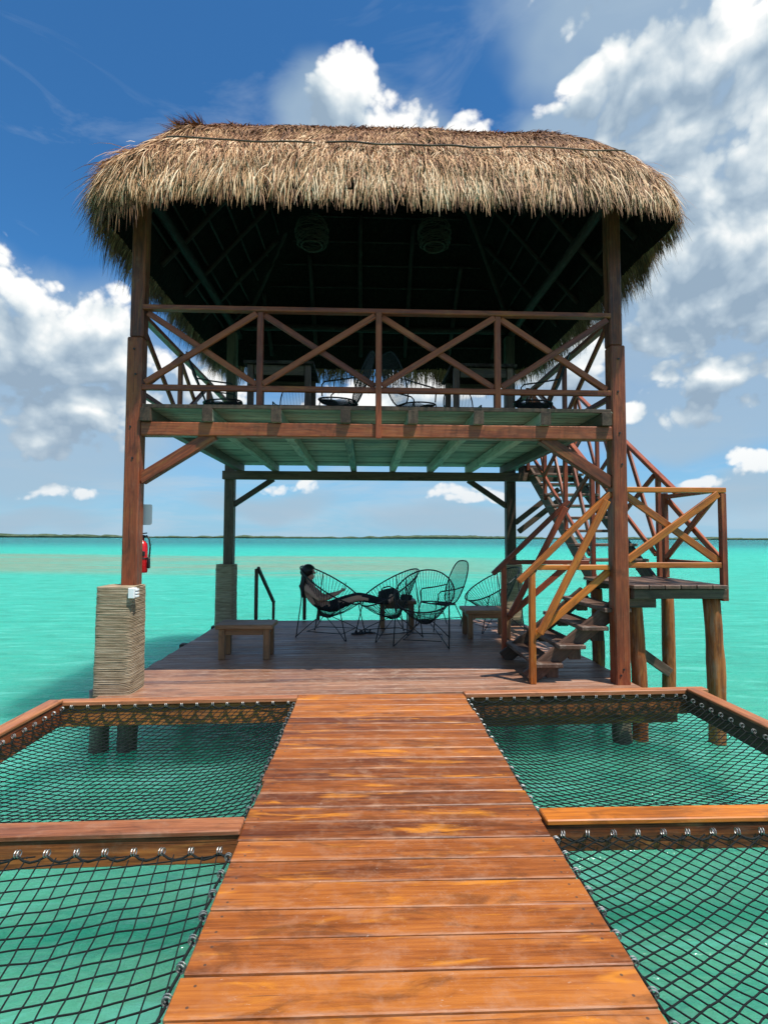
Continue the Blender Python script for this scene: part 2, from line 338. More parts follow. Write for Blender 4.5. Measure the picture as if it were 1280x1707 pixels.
def bar(name, a, c, w, h, mat, parent=None, up=(0, 0, 1), bev=.006, ext=0.0, wob=0.0, seed=0):
    """timber from a to c; w across, h along 'up'"""
    a, c = Vector(a), Vector(c); d = c - a; L = d.length + 2*ext; x = d.normalized(); up = Vector(up)
    if abs(x.dot(up)) > .99: up = Vector((0, 1, 0))
    y = up.cross(x).normalized(); z = x.cross(y)
    me = box_mesh(L, w, h, mat, bev, wob, seed)
    Mx = Matrix.Translation((a+c)/2) @ Matrix((x, y, z)).transposed().to_4x4()
    return link(bpy.data.objects.new(name, me), parent, Mx)
def box(name, lo, hi, mat, parent=None, bev=.006):
    lo, hi = Vector(lo), Vector(hi); s = hi-lo; ax = max(range(3), key=lambda i: s[i]); m = (lo+hi)/2
    e = Vector((0, 0, 0)); e[ax] = s[ax]/2
    o = [i for i in range(3) if i != ax]
    if ax == 2: return bar(name, m-e, m+e, s[0], s[1], mat, parent, up=(0, 1, 0), bev=bev)
    return bar(name, m-e, m+e, s[1-ax], s[2], mat, parent, bev=bev)
def tube_geo(pts, r, n=6, closed=False, V=None, Fc=None, cap=True):
    """sweep a polyline; r number or list"""
    V = [] if V is None else V; Fc = [] if Fc is None else Fc
    pts = [Vector(q) for q in pts]; N = len(pts); base = len(V); up = None
    for i, q in enumerate(pts):
        t = (pts[(i+1) % N]-pts[i-1]) if closed else (pts[min(i+1, N-1)]-pts[max(i-1, 0)])
        t = t.normalized() if t.length > 1e-9 else Vector((0, 0, 1))
        if up is None: up = t.orthogonal().normalized()
        up = (up - t*up.dot(t)); up = up.normalized() if up.length > 1e-6 else t.orthogonal().normalized()
        s = t.cross(up); rr = r[i] if isinstance(r, (list, tuple)) else r
        for k in range(n):
            an = 2*math.pi*k/n; V.append(q + (up*math.cos(an)+s*math.sin(an))*rr)
    for i in range(N if closed else N-1):
        for k in range(n):
            j = (i+1) % N
            Fc.append((base+i*n+k, base+i*n+(k+1) % n, base+j*n+(k+1) % n, base+j*n+k))
    if not closed and cap:
        Fc.append(tuple(base+k for k in reversed(range(n)))); Fc.append(tuple(base+(N-1)*n+k for k in range(n)))
    return V, Fc
def tube(name, pts, r, mat, parent=None, n=6, closed=False, world=None):
    V, Fc = tube_geo(pts, r, n, closed); return mesh_obj(name, V, Fc, mat, parent, world, True)
def log(name, a, c, r, mat, parent=None, seed=1, n=12, seg=14):
    """round, slightly crooked trunk; grain on local X"""
    a, c = Vector(a), Vector(c); d = c-a; L = d.length; x = d.normalized(); y = x.orthogonal().normalized(); z = x.cross(y)
    rr = random.Random(seed); ph = rr.uniform(0, 9); V = []; Fc = []
    for i in range(seg+1):
        t = i/seg; ox = .16*r*(mn.noise(Vector((t*2.5, ph, 0)))*2); oy = .16*r*(mn.noise(Vector((t*2.5, ph, 5)))*2)
        for k in range(n):
            an = 2*math.pi*k/n; q = r*(1 + .16*mn.noise(Vector((math.cos(an)*1.1+ph, math.sin(an)*1.1, t*L*1.8)))+.08*mn.noise(Vector((math.cos(an)*3, math.sin(an)*3+ph, t*L*5))))
            V.append((t*L-L/2, ox+q*math.cos(an), oy+q*math.sin(an)))
    for i in range(seg):
        for k in range(n): Fc.append((i*n+k, i*n+(k+1) % n, (i+1)*n+(k+1) % n, (i+1)*n+k))
    Fc.append(tuple(reversed(range(n)))); Fc.append(tuple(seg*n+k for k in range(n)))
    Fc = [tuple(reversed(f)) if False else f for f in Fc]
    return mesh_obj(name, V, Fc, mat, parent, Matrix.Translation((a+c)/2) @ Matrix((x, y, z)).transposed().to_4x4(), True)
def copy_tree(o, world, label=None, group=None):
    r = o.copy(); col.objects.link(r); r.matrix_basis = world; W[r] = world
    if label: r['label'] = label
    if group: r['group'] = group
    def kids(src, dst):
        for ch in [q for q in bpy.data.objects if q.parent == src]:
            c = ch.copy(); col.objects.link(c); c.parent = dst; c.matrix_basis = ch.matrix_basis.copy(); kids(ch, c)
    kids(o, r); return r
WZ = -.65                                   # water level below the deck

# ------------------------------------------------------------------ setting: lagoon, bottom, far shore
def sheet(name, z, x, y0, y1, mat):
    return tag(mesh_obj(name, [(-x, y0, z), (x, y0, z), (x, y1, z), (-x, y1, z)], [(0, 1, 2, 3)], mat), kind='structure')
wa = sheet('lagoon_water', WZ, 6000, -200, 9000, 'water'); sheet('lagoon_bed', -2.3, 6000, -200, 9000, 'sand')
def shore():
    V = []; Fc = []; N = 700
    for i in range(N+1):
        x = -3200 + 6400*i/N; y = 1750 + 120*math.sin(x*.0021+1) + 60*math.sin(x*.0057)
        h = 5.5 + 5*max(0, mn.noise(Vector((x*.004, 3, 0)))+.1) + 4.0*mn.noise(Vector((x*.03, 0, 0))) + 2.4*mn.noise(Vector((x*.11, 7, 0)))
        h = max(3.0, h) + (7*math.exp(-((x-300)/220)**2)) + 5*math.exp(-((x+1100)/180)**2)
        V += [(x, y, WZ-.5), (x, y-3, WZ+h*.45), (x+random.uniform(-3, 3), y+6, WZ+h), (x, y+60, WZ+h*.9), (x, y+120, WZ-.5)]
    for i in range(N):
        for k in range(4): a = i*5+k; Fc.append((a, a+5, a+6, a+1))
    o = mesh_obj('far_shore', V, Fc, 'forest'); tag(o, 'low wooded shoreline across the lagoon along the horizon', 'shoreline', kind='stuff')
shore()

# ------------------------------------------------------------------ boardwalk
XL, XR = -.62, .955
bw = tag(link(bpy.data.objects.new('boardwalk', None), None, Matrix.Translation((.17, 2.5, 0))), kind='structure')
y = 5.27; k = 0
while y > -1.2:
    k += 1; w = random.choice((.150, .156, .162, .168)); g = random.choice((.006, .008, .010))
    a = random.uniform(-.003, .003)
    bar('plank', (XL+random.uniform(-.008, .008), y-w/2+a, -.0175+random.uniform(-.002, .002)), (XR+random.uniform(-.008, .008), y-w/2-a, -.0175+random.uniform(-.002, .002)), w, .035, 'plank', bw, bev=.004)
    y -= w+g
for x in (XL+.06, .17, XR-.06): bar('bearer', (x, -1.2, -.125), (x, 5.2, -.125), .07, .165, 'dark', bw)
for x in (-.5, .83):
    for yy in (-.4, 2.9): log('piling', (x, yy, -2.4), (x, yy, -.2), .085, 'piling', bw, seed=int(x*10+yy*7))

# ------------------------------------------------------------------ deck
dk = empty('deck', (.1, 7.7, 0), 'broad plank deck on pilings under the thatched pavilion', 'deck')
SK = math.tan(R(2.3)); DXL, DXR = -2.50, 2.80
y = 5.30; k = 0
while y < 9.95:
    w = random.choice((.128, .134, .14)); g = random.choice((.006, .008)); yc = y+w/2
    yl, yr = yc+SK*DXL, yc+SK*DXR
    bar('deck_board', (DXL+random.uniform(-.012, .012), yl, -.016), (DXR+random.uniform(-.012, .012), yr, -.016+random.uniform(-.002, .002)), w, .032, 'deck', dk, bev=.003)
    y += w+g
yb = y
# trim along the front edge, beams below it
def dfy(x, o=0.0): return 5.30+SK*x+o
bar('edge_board', (-2.80, dfy(-2.80, -.055), -.020), (XL-.01, dfy(XL, -.055), -.020), .10, .04, 'cap', dk)
bar('edge_board', (XR+.01, dfy(XR, -.055), -.014), (3.42, dfy(3.42, -.055), -.014), .10, .045, 'cap', dk)
bar('front_beam', (-2.80, dfy(-2.80, -.04), -.14), (XL+.1, dfy(XL, -.04), -.14), .08, .19, 'log', dk)
bar('front_beam', (XR-.1, dfy(XR, -.04), -.14), (3.36, dfy(3.36, -.04), -.14), .08, .19, 'log', dk)
bar('front_beam', (XR-.1, dfy(XR, .12), -.30), (3.20, dfy(3.2, .12), -.30), .10, .14, 'log', dk)
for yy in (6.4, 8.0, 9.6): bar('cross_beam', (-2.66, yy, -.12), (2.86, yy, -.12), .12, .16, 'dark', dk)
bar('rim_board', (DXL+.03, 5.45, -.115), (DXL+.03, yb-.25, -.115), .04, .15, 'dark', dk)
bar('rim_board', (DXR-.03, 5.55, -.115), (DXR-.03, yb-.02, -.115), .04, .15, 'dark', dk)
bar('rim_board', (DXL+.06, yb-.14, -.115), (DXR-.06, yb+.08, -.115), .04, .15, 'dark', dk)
for i, (x, yy) in enumerate([(-2.68, 5.66), (-2.39, 5.68), (2.74, 5.74), (-2.4, 9.6), (2.6, 9.6), (.1, 9.6), (.1, 6.4), (-2.4, 7.6), (2.6, 7.6)]):
    log('piling', (x, yy, -2.4), (x, yy, -.06 if x > -2.6 or yy > 6 else -.05), .10, 'piling', dk, seed=40+i)

# ------------------------------------------------------------------ net frames
def eye_hook():
    V = []; Fc = []
    for o in (-.006, .007):
        pts = [Vector((o + .002*math.cos(t), -.012+.016*math.cos(t), .016*math.sin(t))) for t in [2*math.pi*i/10 for i in range(10)]]
        tube_geo(pts, .0030, 5, True, V, Fc)
    me = bpy.data.meshes.new('hook'); me.from_pydata([tuple(v) for v in V], [], Fc); me.materials.append(M['steel']); return me
HOOK = eye_hook()
def net(name_label, x0, x1, y0, y1, th, cell, sag, asp, seed, skew_far=True):
    """net hung in a frame; y1 edge follows the deck's slight skew"""
    e = empty('hammock_net', ((x0+x1)/2, (y0+y1)/2, -.15), name_label, 'net')
    def ytop(x): return y1 + (SK*x if skew_far else 0)
    z0 = -.065
    def P(s, t):
        s = min(max(s, 0), 1); t = min(max(t, 0), 1)
        x = x0+(x1-x0)*s; yy = y0+(ytop(x)-y0)*t
        es = (1-abs(2*s-1)**3.0)*(1-abs(2*t-1)**3.0)
        q = Vector((x*1.7+seed, yy*1.7, seed))
        d = min(s, 1-s, t, 1-t)
        j = min(1, d*8)
        return Vector((x + .010*mn.noise(q)*j + .009*mn.noise(q*5)*j, yy + .010*mn.noise(q+Vector((9, 0, 0)))*j + .009*mn.noise(q*5+Vector((5, 0, 0)))*j, z0 - sag*es + .010*mn.noise(q*2)*j))
    V = []; Fc = []; Lx, Ly = x1-x0, y1-y0; R0 = math.hypot(Lx, Ly)/2+.2
    for fam in range(2):
        an = th + (fam*math.pi/2 if asp == 1 else (1 if fam else -1)*asp)
        if asp != 1 and fam == 0: an = th - asp
        dx, dy = math.cos(an), math.sin(an); nx, ny = -dy, dx
        m = int(R0/cell)+1
        for i in range(-m, m+1):
            pts = []
            N = int(2*R0/(cell*.5))
            for j in range(N+1):
                r = -R0+2*R0*j/N; px = nx*i*cell+dx*r; py = ny*i*cell+dy*r
                s, t = px/Lx+.5, py/Ly+.5
                if 0 <= s <= 1 and 0 <= t <= 1: pts.append(P(s, t))
            if len(pts) > 1: tube_geo(pts, .0034, 4, False, V, Fc, False)
            for q in pts[::2]:
                pass
    a1, a2 = (th, th+math.pi/2) if asp == 1 else (th-asp, th+asp)
    n1, n2 = (-math.sin(a1), math.cos(a1)), (-math.sin(a2), math.cos(a2)); det = n1[0]*n2[1]-n1[1]*n2[0]; m = int(R0/cell)+1
    for i in range(-m, m+1):
        for k_ in range(-m, m+1):
            px = (i*cell*n2[1]-k_*cell*n1[1])/det; py = (n1[0]*k_*cell-n2[0]*i*cell)/det; s, t = px/Lx+.5, py/Ly+.5
            if 0 < s < 1 and 0 < t < 1:
                q = P(s, t); r = .0066*random.uniform(.8, 1.25); b0 = len(V)
                V += [q+Vector(d)*r for d in ((1, 0, 0), (0, 1, 0), (-1, 0, 0), (0, -1, 0), (0, 0, .9), (0, 0, -.9))]
                for u, v in ((0, 1), (1, 2), (2, 3), (3, 0)): Fc.append((b0+u, b0+v, b0+4)); Fc.append((b0+v, b0+u, b0+5))
    n = mesh_obj('net_mesh', V, Fc, 'netcord', e); n['kind'] = 'stuff'
    # border rope drawn up at each hook
    edge = []; hooks = []
    def side(a, c, ang):
        a, c = Vector(a), Vector(c); L = ((c-a).length); num = max(3, round(L/.135)); inn = Matrix.Rotation(ang, 3, 'Z') @ Vector((0, -1, 0))
        for i in range(num*4):
            u = i/(num*4); ph = (u*num-.5) % 1; droop = .020*math.sin(math.pi*ph)
            edge.append(a.lerp(c, u)+inn*(.012+droop*.9)+Vector((0, 0, -.012-droop)))
        for i in range(num): hooks.append((a.lerp(c, (i+.5)/num)+Vector((0, 0, .0)), ang))
    zt = z0+.02
    A, B_, C_, D_ = (x0, ytop(x0), zt), (x1, ytop(x1), zt), (x1, y0, zt), (x0, y0, zt)
    side(A, B_, 0); side(B_, C_, -math.pi/2); side(C_, D_, math.pi); side(D_, A, math.pi/2)
    tube('border_rope', edge, .0062, 'netcord', e, 5, True)
    for q, ang in hooks:
        link(bpy.data.objects.new('hook', HOOK), e, Matrix.Translation(q) @ Matrix.Rotation(ang+random.uniform(-.25, .25), 4, 'Z'))
    return e
YC = 2.86
nl = empty('net_frame', (-1.7, 2.9, -.1), 'reddish timber frame carrying the nets beside the rope wrapped post', 'frame')
bar('side_beam', (-2.79, -1.0, -.105), (-2.79, dfy(-2.79, -.11), -.105), .11, .21, 'beam', nl)
bar('cross_beam', (-2.73, YC-.01, -.080), (XL-.005, YC+.04, -.080), .12, .14, 'log', nl)
bar('beam_cap', (-2.73, YC-.01, .004), (XL-.008, YC+.04, .004), .135, .03, 'cap', nl)
bar('side_cap', (-2.79, -1.0, .010), (-2.79, dfy(-2.79, -.11), .010), .125, .028, 'cap', nl)
nr = empty('net_frame', (2.0, 2.9, -.1), 'orange timber frame carrying the nets beside the stair landing', 'frame')
bar('side_beam', (3.17, -1.0, -.105), (3.25, dfy(3.25, -.10), -.105), .11, .21, 'dark', nr)
bar('side_cap', (3.17, -1.0, .010), (3.25, dfy(3.25, -.11), .010), .125, .028, 'cap', nr)
bar('cross_beam', (XR+.005, YC+.09, -.080), (3.11, YC+.10, -.080), .12, .14, 'log', nr)
bar('beam_cap', (XR+.008, YC+.09, .004), (3.11, YC+.10, .004), .135, .03, 'orange', nr)
for i, x in enumerate((-2.79, 3.2)):
    for j, yy in enumerate((.2, 2.88)): log('piling', (x, yy, -2.4), (x, yy, -.2), .08, 'piling', nl if i == 0 else nr, seed=70+i*2+j)
net('black close mesh net between the reddish frame and the deck beside the rope wrapped post', -2.725, XL-.02, YC+.10, 5.205, R(33), .055, .13, R(36), 3)
net('black square mesh net of the reddish frame, before its cross beam', -2.725, XL-.02, .35, YC-.08, R(8), .070, .075, 1, 5, False)
net('black diamond mesh net below the stair landing and its log posts', XR+.02, 3.15, YC+.19, 5.205, R(-4), .055, .13, R(32), 8)
net('black diamond mesh net of the orange capped frame, before its cross beam', XR+.02, 3.11, .35, YC+.02, R(-6), .057, .075, R(38), 11, False)

# ------------------------------------------------------------------ pavilion
pv = empty('thatched_pavilion', (.1, 7.6, 0), 'two storey timber pavilion with a thick palm thatch roof standing on the deck', 'pavilion')
FY, BY = 5.60, 9.70                                  # post centre lines
PXL, PXR = -2.36, 2.66
def post(x, y, top, s, mat, name='post'):
    m = bar(name, (x, y, -.3), (x, y, top), s, s, mat, pv, up=(0, 1, 0), bev=.012); return m
ps = {}
ps['fl'] = post(PXL, FY-.02, 3.55, .152, 'beam'); ps['fr'] = post(PXR, FY, 3.55, .155, 'beam')
bar('upper_post', (PXL+.008, FY-.01, 3.552), (PXL+.014, FY-.01, 5.22), .138, .138, 'beam', pv, up=(0, 1, 0), bev=.012)
bar('upper_post', (PXR-.008, FY+.01, 3.552), (PXR-.014, FY+.01, 5.22), .138, .138, 'beam', pv, up=(0, 1, 0), bev=.012)
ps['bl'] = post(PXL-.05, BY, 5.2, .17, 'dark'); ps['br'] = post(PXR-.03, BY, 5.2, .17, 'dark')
# beams, joists, floor
ZB = 2.535
bar('front_beam', (PXL+.078, 5.575, ZB+.07), (PXR-.08, 5.575, ZB+.07), .13, .14, 'beam', pv, bev=.01)
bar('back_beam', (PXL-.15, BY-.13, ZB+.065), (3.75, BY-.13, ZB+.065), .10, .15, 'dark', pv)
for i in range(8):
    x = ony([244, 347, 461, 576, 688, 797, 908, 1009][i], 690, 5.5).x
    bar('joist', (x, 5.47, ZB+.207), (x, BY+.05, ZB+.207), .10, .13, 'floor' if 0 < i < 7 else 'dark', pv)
    bar('joist_end', (x, 5.462, ZB+.207), (x, 5.4695, ZB+.207), .104, .134, 'dark', pv, bev=.002)
ZF = ZB+.275
box('floor_deck', (PXL+.1, 5.53, ZF+.028), (PXR-.1, BY+.04, ZF+.034), 'dark', pv, .001)
y = 5.52; i = 0
while y < BY+.05:
    w = random.choice((.10, .11, .12)); bar('floor_board', (PXL+.08, y+w/2, ZF+.014), (PXR-.07, y+w/2, ZF+.014), w-.013, .026, 'floor', pv, bev=.004); y += w
bar('edge_board', (PXL+.1, 5.503, ZF+.022), (PXR-.1, 5.503, ZF+.022), .03, .04, 'dark', pv, bev=.003)
# knee braces
def knee(a, c, mat, w=.10, h=.115, up=(0, 0, 1)): bar('knee_brace', a, c, w, h, mat, pv, up=up)
knee((PXL+.065, 5.59, 2.09), (PXL+.80, 5.59, 2.56), 'beam'); knee((PXR-.065, 5.60, 2.08), (PXR-.80, 5.60, 2.56), 'beam')
knee((PXL+.02, BY-.02, 2.08), (PXL+.72, BY-.02, 2.55), 'dark', .08, .09); knee((PXR-.10, BY-.02, 2.08), (PXR-.80, BY-.02, 2.55), 'dark', .08, .09)
knee((PXR+.05, BY-.04, 1.78), (PXR+.85, BY-.04, 2.40), 'dark', .07, .09); knee((PXR+.05, BY-.25, 1.62), (PXR+.80, BY-.25, 2.20), 'dark', .07, .09)
# railings
def railing(a, c, posts, drop=(), zt=3.865, zl=3.035, mat='rail', off=0.0, braces=True):
    a, c = Vector(a), Vector(c); d = (c-a); dn = d.normalized(); nrm = Vector((dn.y, -dn.x, 0))
    def P(u, z, o=0.0): return Vector((a.x+d.x*u, a.y+d.y*u, z)) + nrm*o
    bar('top_rail', P(0, zt), P(1, zt), .085, .05, mat, pv)
    bar('bottom_rail', P(0, zl), P(1, zl), .05, .058, mat, pv)
    us = [0]+list(posts)+[1]
    for i, u in enumerate(posts):
        lo = 2.52 if i in drop else ZF+.03
        bar('railing_post', P(u, lo, .050 if i in drop else 0), P(u, zt-.027, .050 if i in drop else 0), .052, .062, mat, pv, up=tuple(dn))
    L = d.length; m = .035/L
    if braces:
        for u0, u1 in zip(us[:-1], us[1:]):
            bar('cross_brace', P(u0+m, zl+.045, .018), P(u1-m, zt-.045, .018), .036, .062, mat, pv)
            bar('cross_brace', P(u0+m, zt-.045, -.019), P(u1-m, zl+.045, -.019), .036, .062, mat, pv)
Lr = (PXR-.072)-(PXL+.072)
def fu(px): return (ony(px, 600, 5.53).x-(PXL+.072))/Lr
railing((PXL+.072, 5.545, 0), (PXR-.072, 5.555, 0), (fu(433), fu(631), fu(830)), (1,))
railing((PXL-.03, FY+.11, 0), (PXL-.06, BY-.1, 0), (.33, .66), mat='rail')
railing((PXR-.02, BY-.1, 0), (PXR, FY+.12, 0), (.33, .66), mat='rail')
railing((PXR-.12, BY, 0), (PXL+.05, BY, 0), (.25, .5, .75), mat='rail')
# bolt heads where braces, beams and rails meet the posts
BOLT = bpy.data.meshes.new('bolt'); _V = [(.011*math.cos(k_*math.pi/3), z, .011*math.sin(k_*math.pi/3)) for z in (0, -.008) for k_ in range(6)]
BOLT.from_pydata(_V, [], [tuple(range(6, 12)), tuple(reversed(range(6)))]+[(k_, (k_+1) % 6, (k_+1) % 6+6, k_+6) for k_ in range(6)]); BOLT.materials.append(M['rubber'])
for (x, z) in ((PXL, 3.42), (PXL+.02, 3.16), (PXL-.02, 2.62), (PXL+.01, 2.30), (PXR, 3.40), (PXR-.01, 3.05), (PXR, 2.61), (PXR+.02, 2.28), (PXR, .16), (PXR-.03, .10)):
    link(bpy.data.objects.new('bolt', BOLT), pv, Matrix.Translation((x, (FY-.02 if x < 0 else FY)-(.0765 if x < 0 else .078), z)))
# wall plates carrying the roof
for (a, c) in (((PXL, 5.40, 5.24), (PXL, 10.0, 5.24)), ((PXR, 5.40, 5.24), (PXR, 10.0, 5.24)), ((-2.45, FY, 5.32), (2.75, FY, 5.32)), ((-2.45, BY, 5.32), (2.75, BY, 5.32))):
    log('wall_plate', a, c, .062, 'pole', pv, seed=int(a[0]*9+a[1]), n=8)

# ---- roof
EX0, EX1, EY0, EY1 = -2.74, 3.24, 4.98, 10.5
prof = np.array([(0, 4.86), (.05, 5.02), (.15, 5.24), (.35, 5.52), (.65, 5.90), (1.05, 6.24), (1.5, 6.52), (2.76, 7.25)])
def ring(dd, n=160):
    """rounded rectangle at inset dd; returns points and outward normals"""
    dx = .62*min(dd, 1.05)+.80*max(0, dd-1.05); x0, x1, y0, y1 = EX0+dx, EX1-dx, EY0+dd, EY1-dd
    r = max(.02, min(.55, (y1-y0)/2-.005)); return x0, x1, y0, y1, r
def roofpt(u, dd):
    """u in 0..1 around the perimeter from the front-left corner, counter-clockwise (front first)"""
    x0, x1, y0, y1, r = ring(dd)
    sx, sy = x1-x0-2*r, max(1e-4, y1-y0-2*r); arc = math.pi*r/2; per = 2*sx+2*sy+4*arc
    s = (u % 1)*per
    for (L, kind, dat) in ((sx, 0, ((x0+r, y0), (1, 0), (0, -1))), (arc, 1, (x1-r, y0+r, -90)), (sy, 0, ((x1, y0+r), (0, 1), (1, 0))), (arc, 1, (x1-r, y1-r, 0)),
                           (sx, 0, ((x1-r, y1), (-1, 0), (0, 1))), (arc, 1, (x0+r, y1-r, 90)), (sy, 0, ((x0, y1-r), (0, -1), (-1, 0))), (arc, 1, (x0+r, y0+r, 180))):
        if s <= L:
            if kind == 0:
                (px, py), (tx, ty), nn = dat; return px+tx*s, py+ty*s, nn[0], nn[1]
            cx, cy, a0 = dat; an = R(a0)+s/r; return cx+r*math.cos(an), cy+r*math.sin(an), math.cos(an), math.sin(an)
        s -= L
    return x0+r, y0, 0, -1
def zprof(dd): return float(np.interp(dd, prof[:, 0], prof[:, 1]))
def roof_core():
    V = []; Fc = []; N = 128
    dl = [0, .04, .12, .25, .45, .7, 1.05, 1.5, 2.1, 2.74]
    for dd in dl:
        for i in range(N):
            x, y, nx, ny = roofpt(i/N, dd); wv = .05*mn.noise(Vector((x*1.2, y*1.2, dd*2))); V.append((x, y, zprof(dd)-.05+wv))
    dn = [2.70, 1.8, .9, .35, .06]
    zin = lambda dd: 5.0+(dd-.10)*.80
    for dd in dn:
        for i in range(N):
            x, y, nx, ny = roofpt(i/N, dd); V.append((x, y, zin(dd)-.16 if dd < .2 else zin(dd)))
    rows = len(dl)+len(dn)
    for r_ in range(rows):
        if r_ == len(dl)-1: continue
        q = (r_+1) % rows
        for i in range(N):
            a, c = r_*N+i, r_*N+(i+1) % N; Fc.append((a, c, q*N+(i+1) % N, q*N+i))
    Fc.append(tuple((len(dl)-1)*N+i for i in range(N))); Fc.append(tuple(len(dl)*N+i for i in reversed(range(N))))
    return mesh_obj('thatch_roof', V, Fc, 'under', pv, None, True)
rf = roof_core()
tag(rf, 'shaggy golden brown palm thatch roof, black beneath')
def thatch():
    verts = []; faces = []; tint = []; base = 0
    def blades(n, ufn, dlo, dhi, llo, lhi, lift, droop, tlo, thi, wlo=.006, whi=.0145, seg=4, zoff=0.0):
        nonlocal base
        for _ in range(n):
            u = ufn(); dd = random.uniform(dlo, dhi)
            x, y, nx, ny = roofpt(u, dd); e = .03
            z = zprof(dd) + .05*mn.noise(Vector((x*1.2, y*1.2, dd*2))) + zoff
            sl = (zprof(dd+e)-zprof(max(0, dd-e)))/(e+min(dd, e)); h = 1/math.sqrt(1+sl*sl)
            d = Vector((nx*h, ny*h, -sl*h))
            tx, ty = -ny, nx; j = random.gauss(0, .22)+.45*mn.noise(Vector((x*2.3, y*2.3, dd*5)))+.25*mn.noise(Vector((x*7, y*7, dd*3)))
            d = (d + Vector((tx*j, ty*j, 0)) + Vector((0, 0, 1))*random.uniform(0, lift) + Vector((nx, ny, 0))*random.uniform(0, lift*.6)).normalized()
            L = random.uniform(llo, lhi); w = random.uniform(wlo, whi); p_ = Vector((x, y, z-.01)); dr = droop*random.uniform(.5, 1.5)
            side = Vector((tx, ty, 0))*math.cos(j)+Vector((0, 0, 1))*random.uniform(-.7, .7); side = (side-d*side.dot(d)).normalized()
            curl = Vector((random.gauss(0, .10), random.gauss(0, .10), 0)); t0 = random.uniform(tlo, thi)+.28*mn.noise(Vector((x*5.5, y*5.5, dd*9)))
            if mn.noise(Vector((x*9, y*9, dd*16))) < -.32: continue
            for s in range(seg+1):
                f = s/seg; ww = w*(1-.88*f**1.6)*.5
                verts.append(p_-side*ww); verts.append(p_+side*ww); tint.append(t0); tint.append(t0)
                if s: a = base+2*(s-1); faces.append((a, a+1, a+3, a+2))
                p_ = p_ + d*(L/seg); d = (d + Vector((0, 0, -dr/seg)) + curl*(1/seg)).normalized()
            base += 2*(seg+1)
    fr = lambda: random.uniform(-.035, .295)                  # front side and both front corners
    sdR = lambda: random.uniform(.28, .56); sdL = lambda: random.uniform(.74, 1.0)
    bk = lambda: random.uniform(.5, .8); al = random.random
    # front: fringe under, main skirt, courses above, cap
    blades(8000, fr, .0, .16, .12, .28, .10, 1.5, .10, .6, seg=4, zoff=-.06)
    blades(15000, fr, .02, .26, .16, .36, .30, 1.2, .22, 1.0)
    blades(14000, fr, .12, .40, .14, .32, .36, 1.0, .22, 1.0)
    blades(1200, fr, .02, .30, .34, .50, .50, 1.4, .30, 1.0, wlo=.006, whi=.012)
    blades(15000, fr, .36, .82, .13, .26, .24, .7, .18, .70, wlo=.006, whi=.013)
    blades(10000, fr, .75, 1.30, .14, .26, .26, .7, .15, .64, wlo=.008, whi=.016, seg=3)
    for fn in (sdR, sdL):
        blades(5200, fn, .02, .20, .22, .40, .12, 1.5, .1, .5, zoff=-.10)
        blades(9000, fn, .02, .30, .28, .48, .45, .9, .3, .9)
        blades(1200, fn, .02, .30, .40, .60, .60, 1.1, .3, .9, wlo=.006, whi=.011)
        blades(6500, fn, .25, .80, .22, .40, .30, .8, .2, .8)
        blades(4000, fn, .75, 1.4, .18, .30, .28, .7, .2, .7, seg=3)
    blades(7000, bk, .0, .30, .28, .50, .3, 1.0, .2, .8)
    blades(5000, al, 1.2, 2.7, .25, .40, .2, .6, .2, .7, seg=3, wlo=.012, whi=.022)
    # hanging tips round the inner lip of sides and back, tufts at the cap ends
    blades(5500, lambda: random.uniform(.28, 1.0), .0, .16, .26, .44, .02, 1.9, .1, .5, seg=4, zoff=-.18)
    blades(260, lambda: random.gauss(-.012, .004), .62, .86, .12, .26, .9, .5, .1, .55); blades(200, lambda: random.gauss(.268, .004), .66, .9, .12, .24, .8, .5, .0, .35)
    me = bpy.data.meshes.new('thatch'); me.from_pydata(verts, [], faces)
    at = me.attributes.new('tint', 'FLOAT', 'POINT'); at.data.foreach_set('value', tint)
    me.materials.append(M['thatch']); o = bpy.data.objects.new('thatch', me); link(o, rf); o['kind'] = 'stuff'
thatch()
# dark tube in place of the shadow gap across the front slope, and ridge tufts
def shadow_line(u0, u1, dd, r, ph):
    pts = []
    for i in range(90):
        u = u0+(u1-u0)*i/89; d_ = dd+.035*mn.noise(Vector((u*30, ph, 0))); x, y, nx, ny = roofpt(u, d_)
        pts.append((x+nx*.05, y+ny*.05, zprof(d_)+.048+.02*mn.noise(Vector((u*60, ph, 3)))))
    tube('shadow_gap_line', pts, r, 'dark', rf, 6)
shadow_line(.004, .075, .23, .009, 0); shadow_line(.080, .165, .235, .010, 4); shadow_line(.168, .226, .24, .008, 9)
# rafters and battens under the thatch
def inner(x, y, o=0.0):
    dd = min((x-EX0)/.72, (EX1-x)/.72, y-EY0, EY1-y); return 5.0+(dd-.10)*.80-.05-o
cx0, cx1, cy = EX0+.72*2.76, EX1-.72*2.76, (EY0+EY1)/2
for i, (a, c) in enumerate([((EX0+.75, EY0+1.05), (cx0, cy)), ((EX1-.75, EY0+1.05), (cx1, cy)), ((EX0+.55, EY1-.75), (cx0, cy)), ((EX1-.55, EY1-.75), (cx1, cy)), ((cx0, cy), (cx1, cy))]):
    log('hip_pole', (*a, inner(*a)-.04), (*c, inner(*c)-.04), .05, 'pole', rf, seed=200+i, n=8)
for i in range(5):
    yy = 6.0+i*.85
    for sx, x in ((1, EX1-.12), (-1, EX0+.12)):
        reach = min(yy-EY0, EY1-yy)*.72 - .1
        if reach > .5:
            xe = (EX1-reach) if sx > 0 else (EX0+reach)
            log('rafter', (x, yy, inner(x, yy)-.02), (xe, yy, inner(xe, yy)-.02), .036, 'pole', rf, seed=220+i+sx*9, n=8)
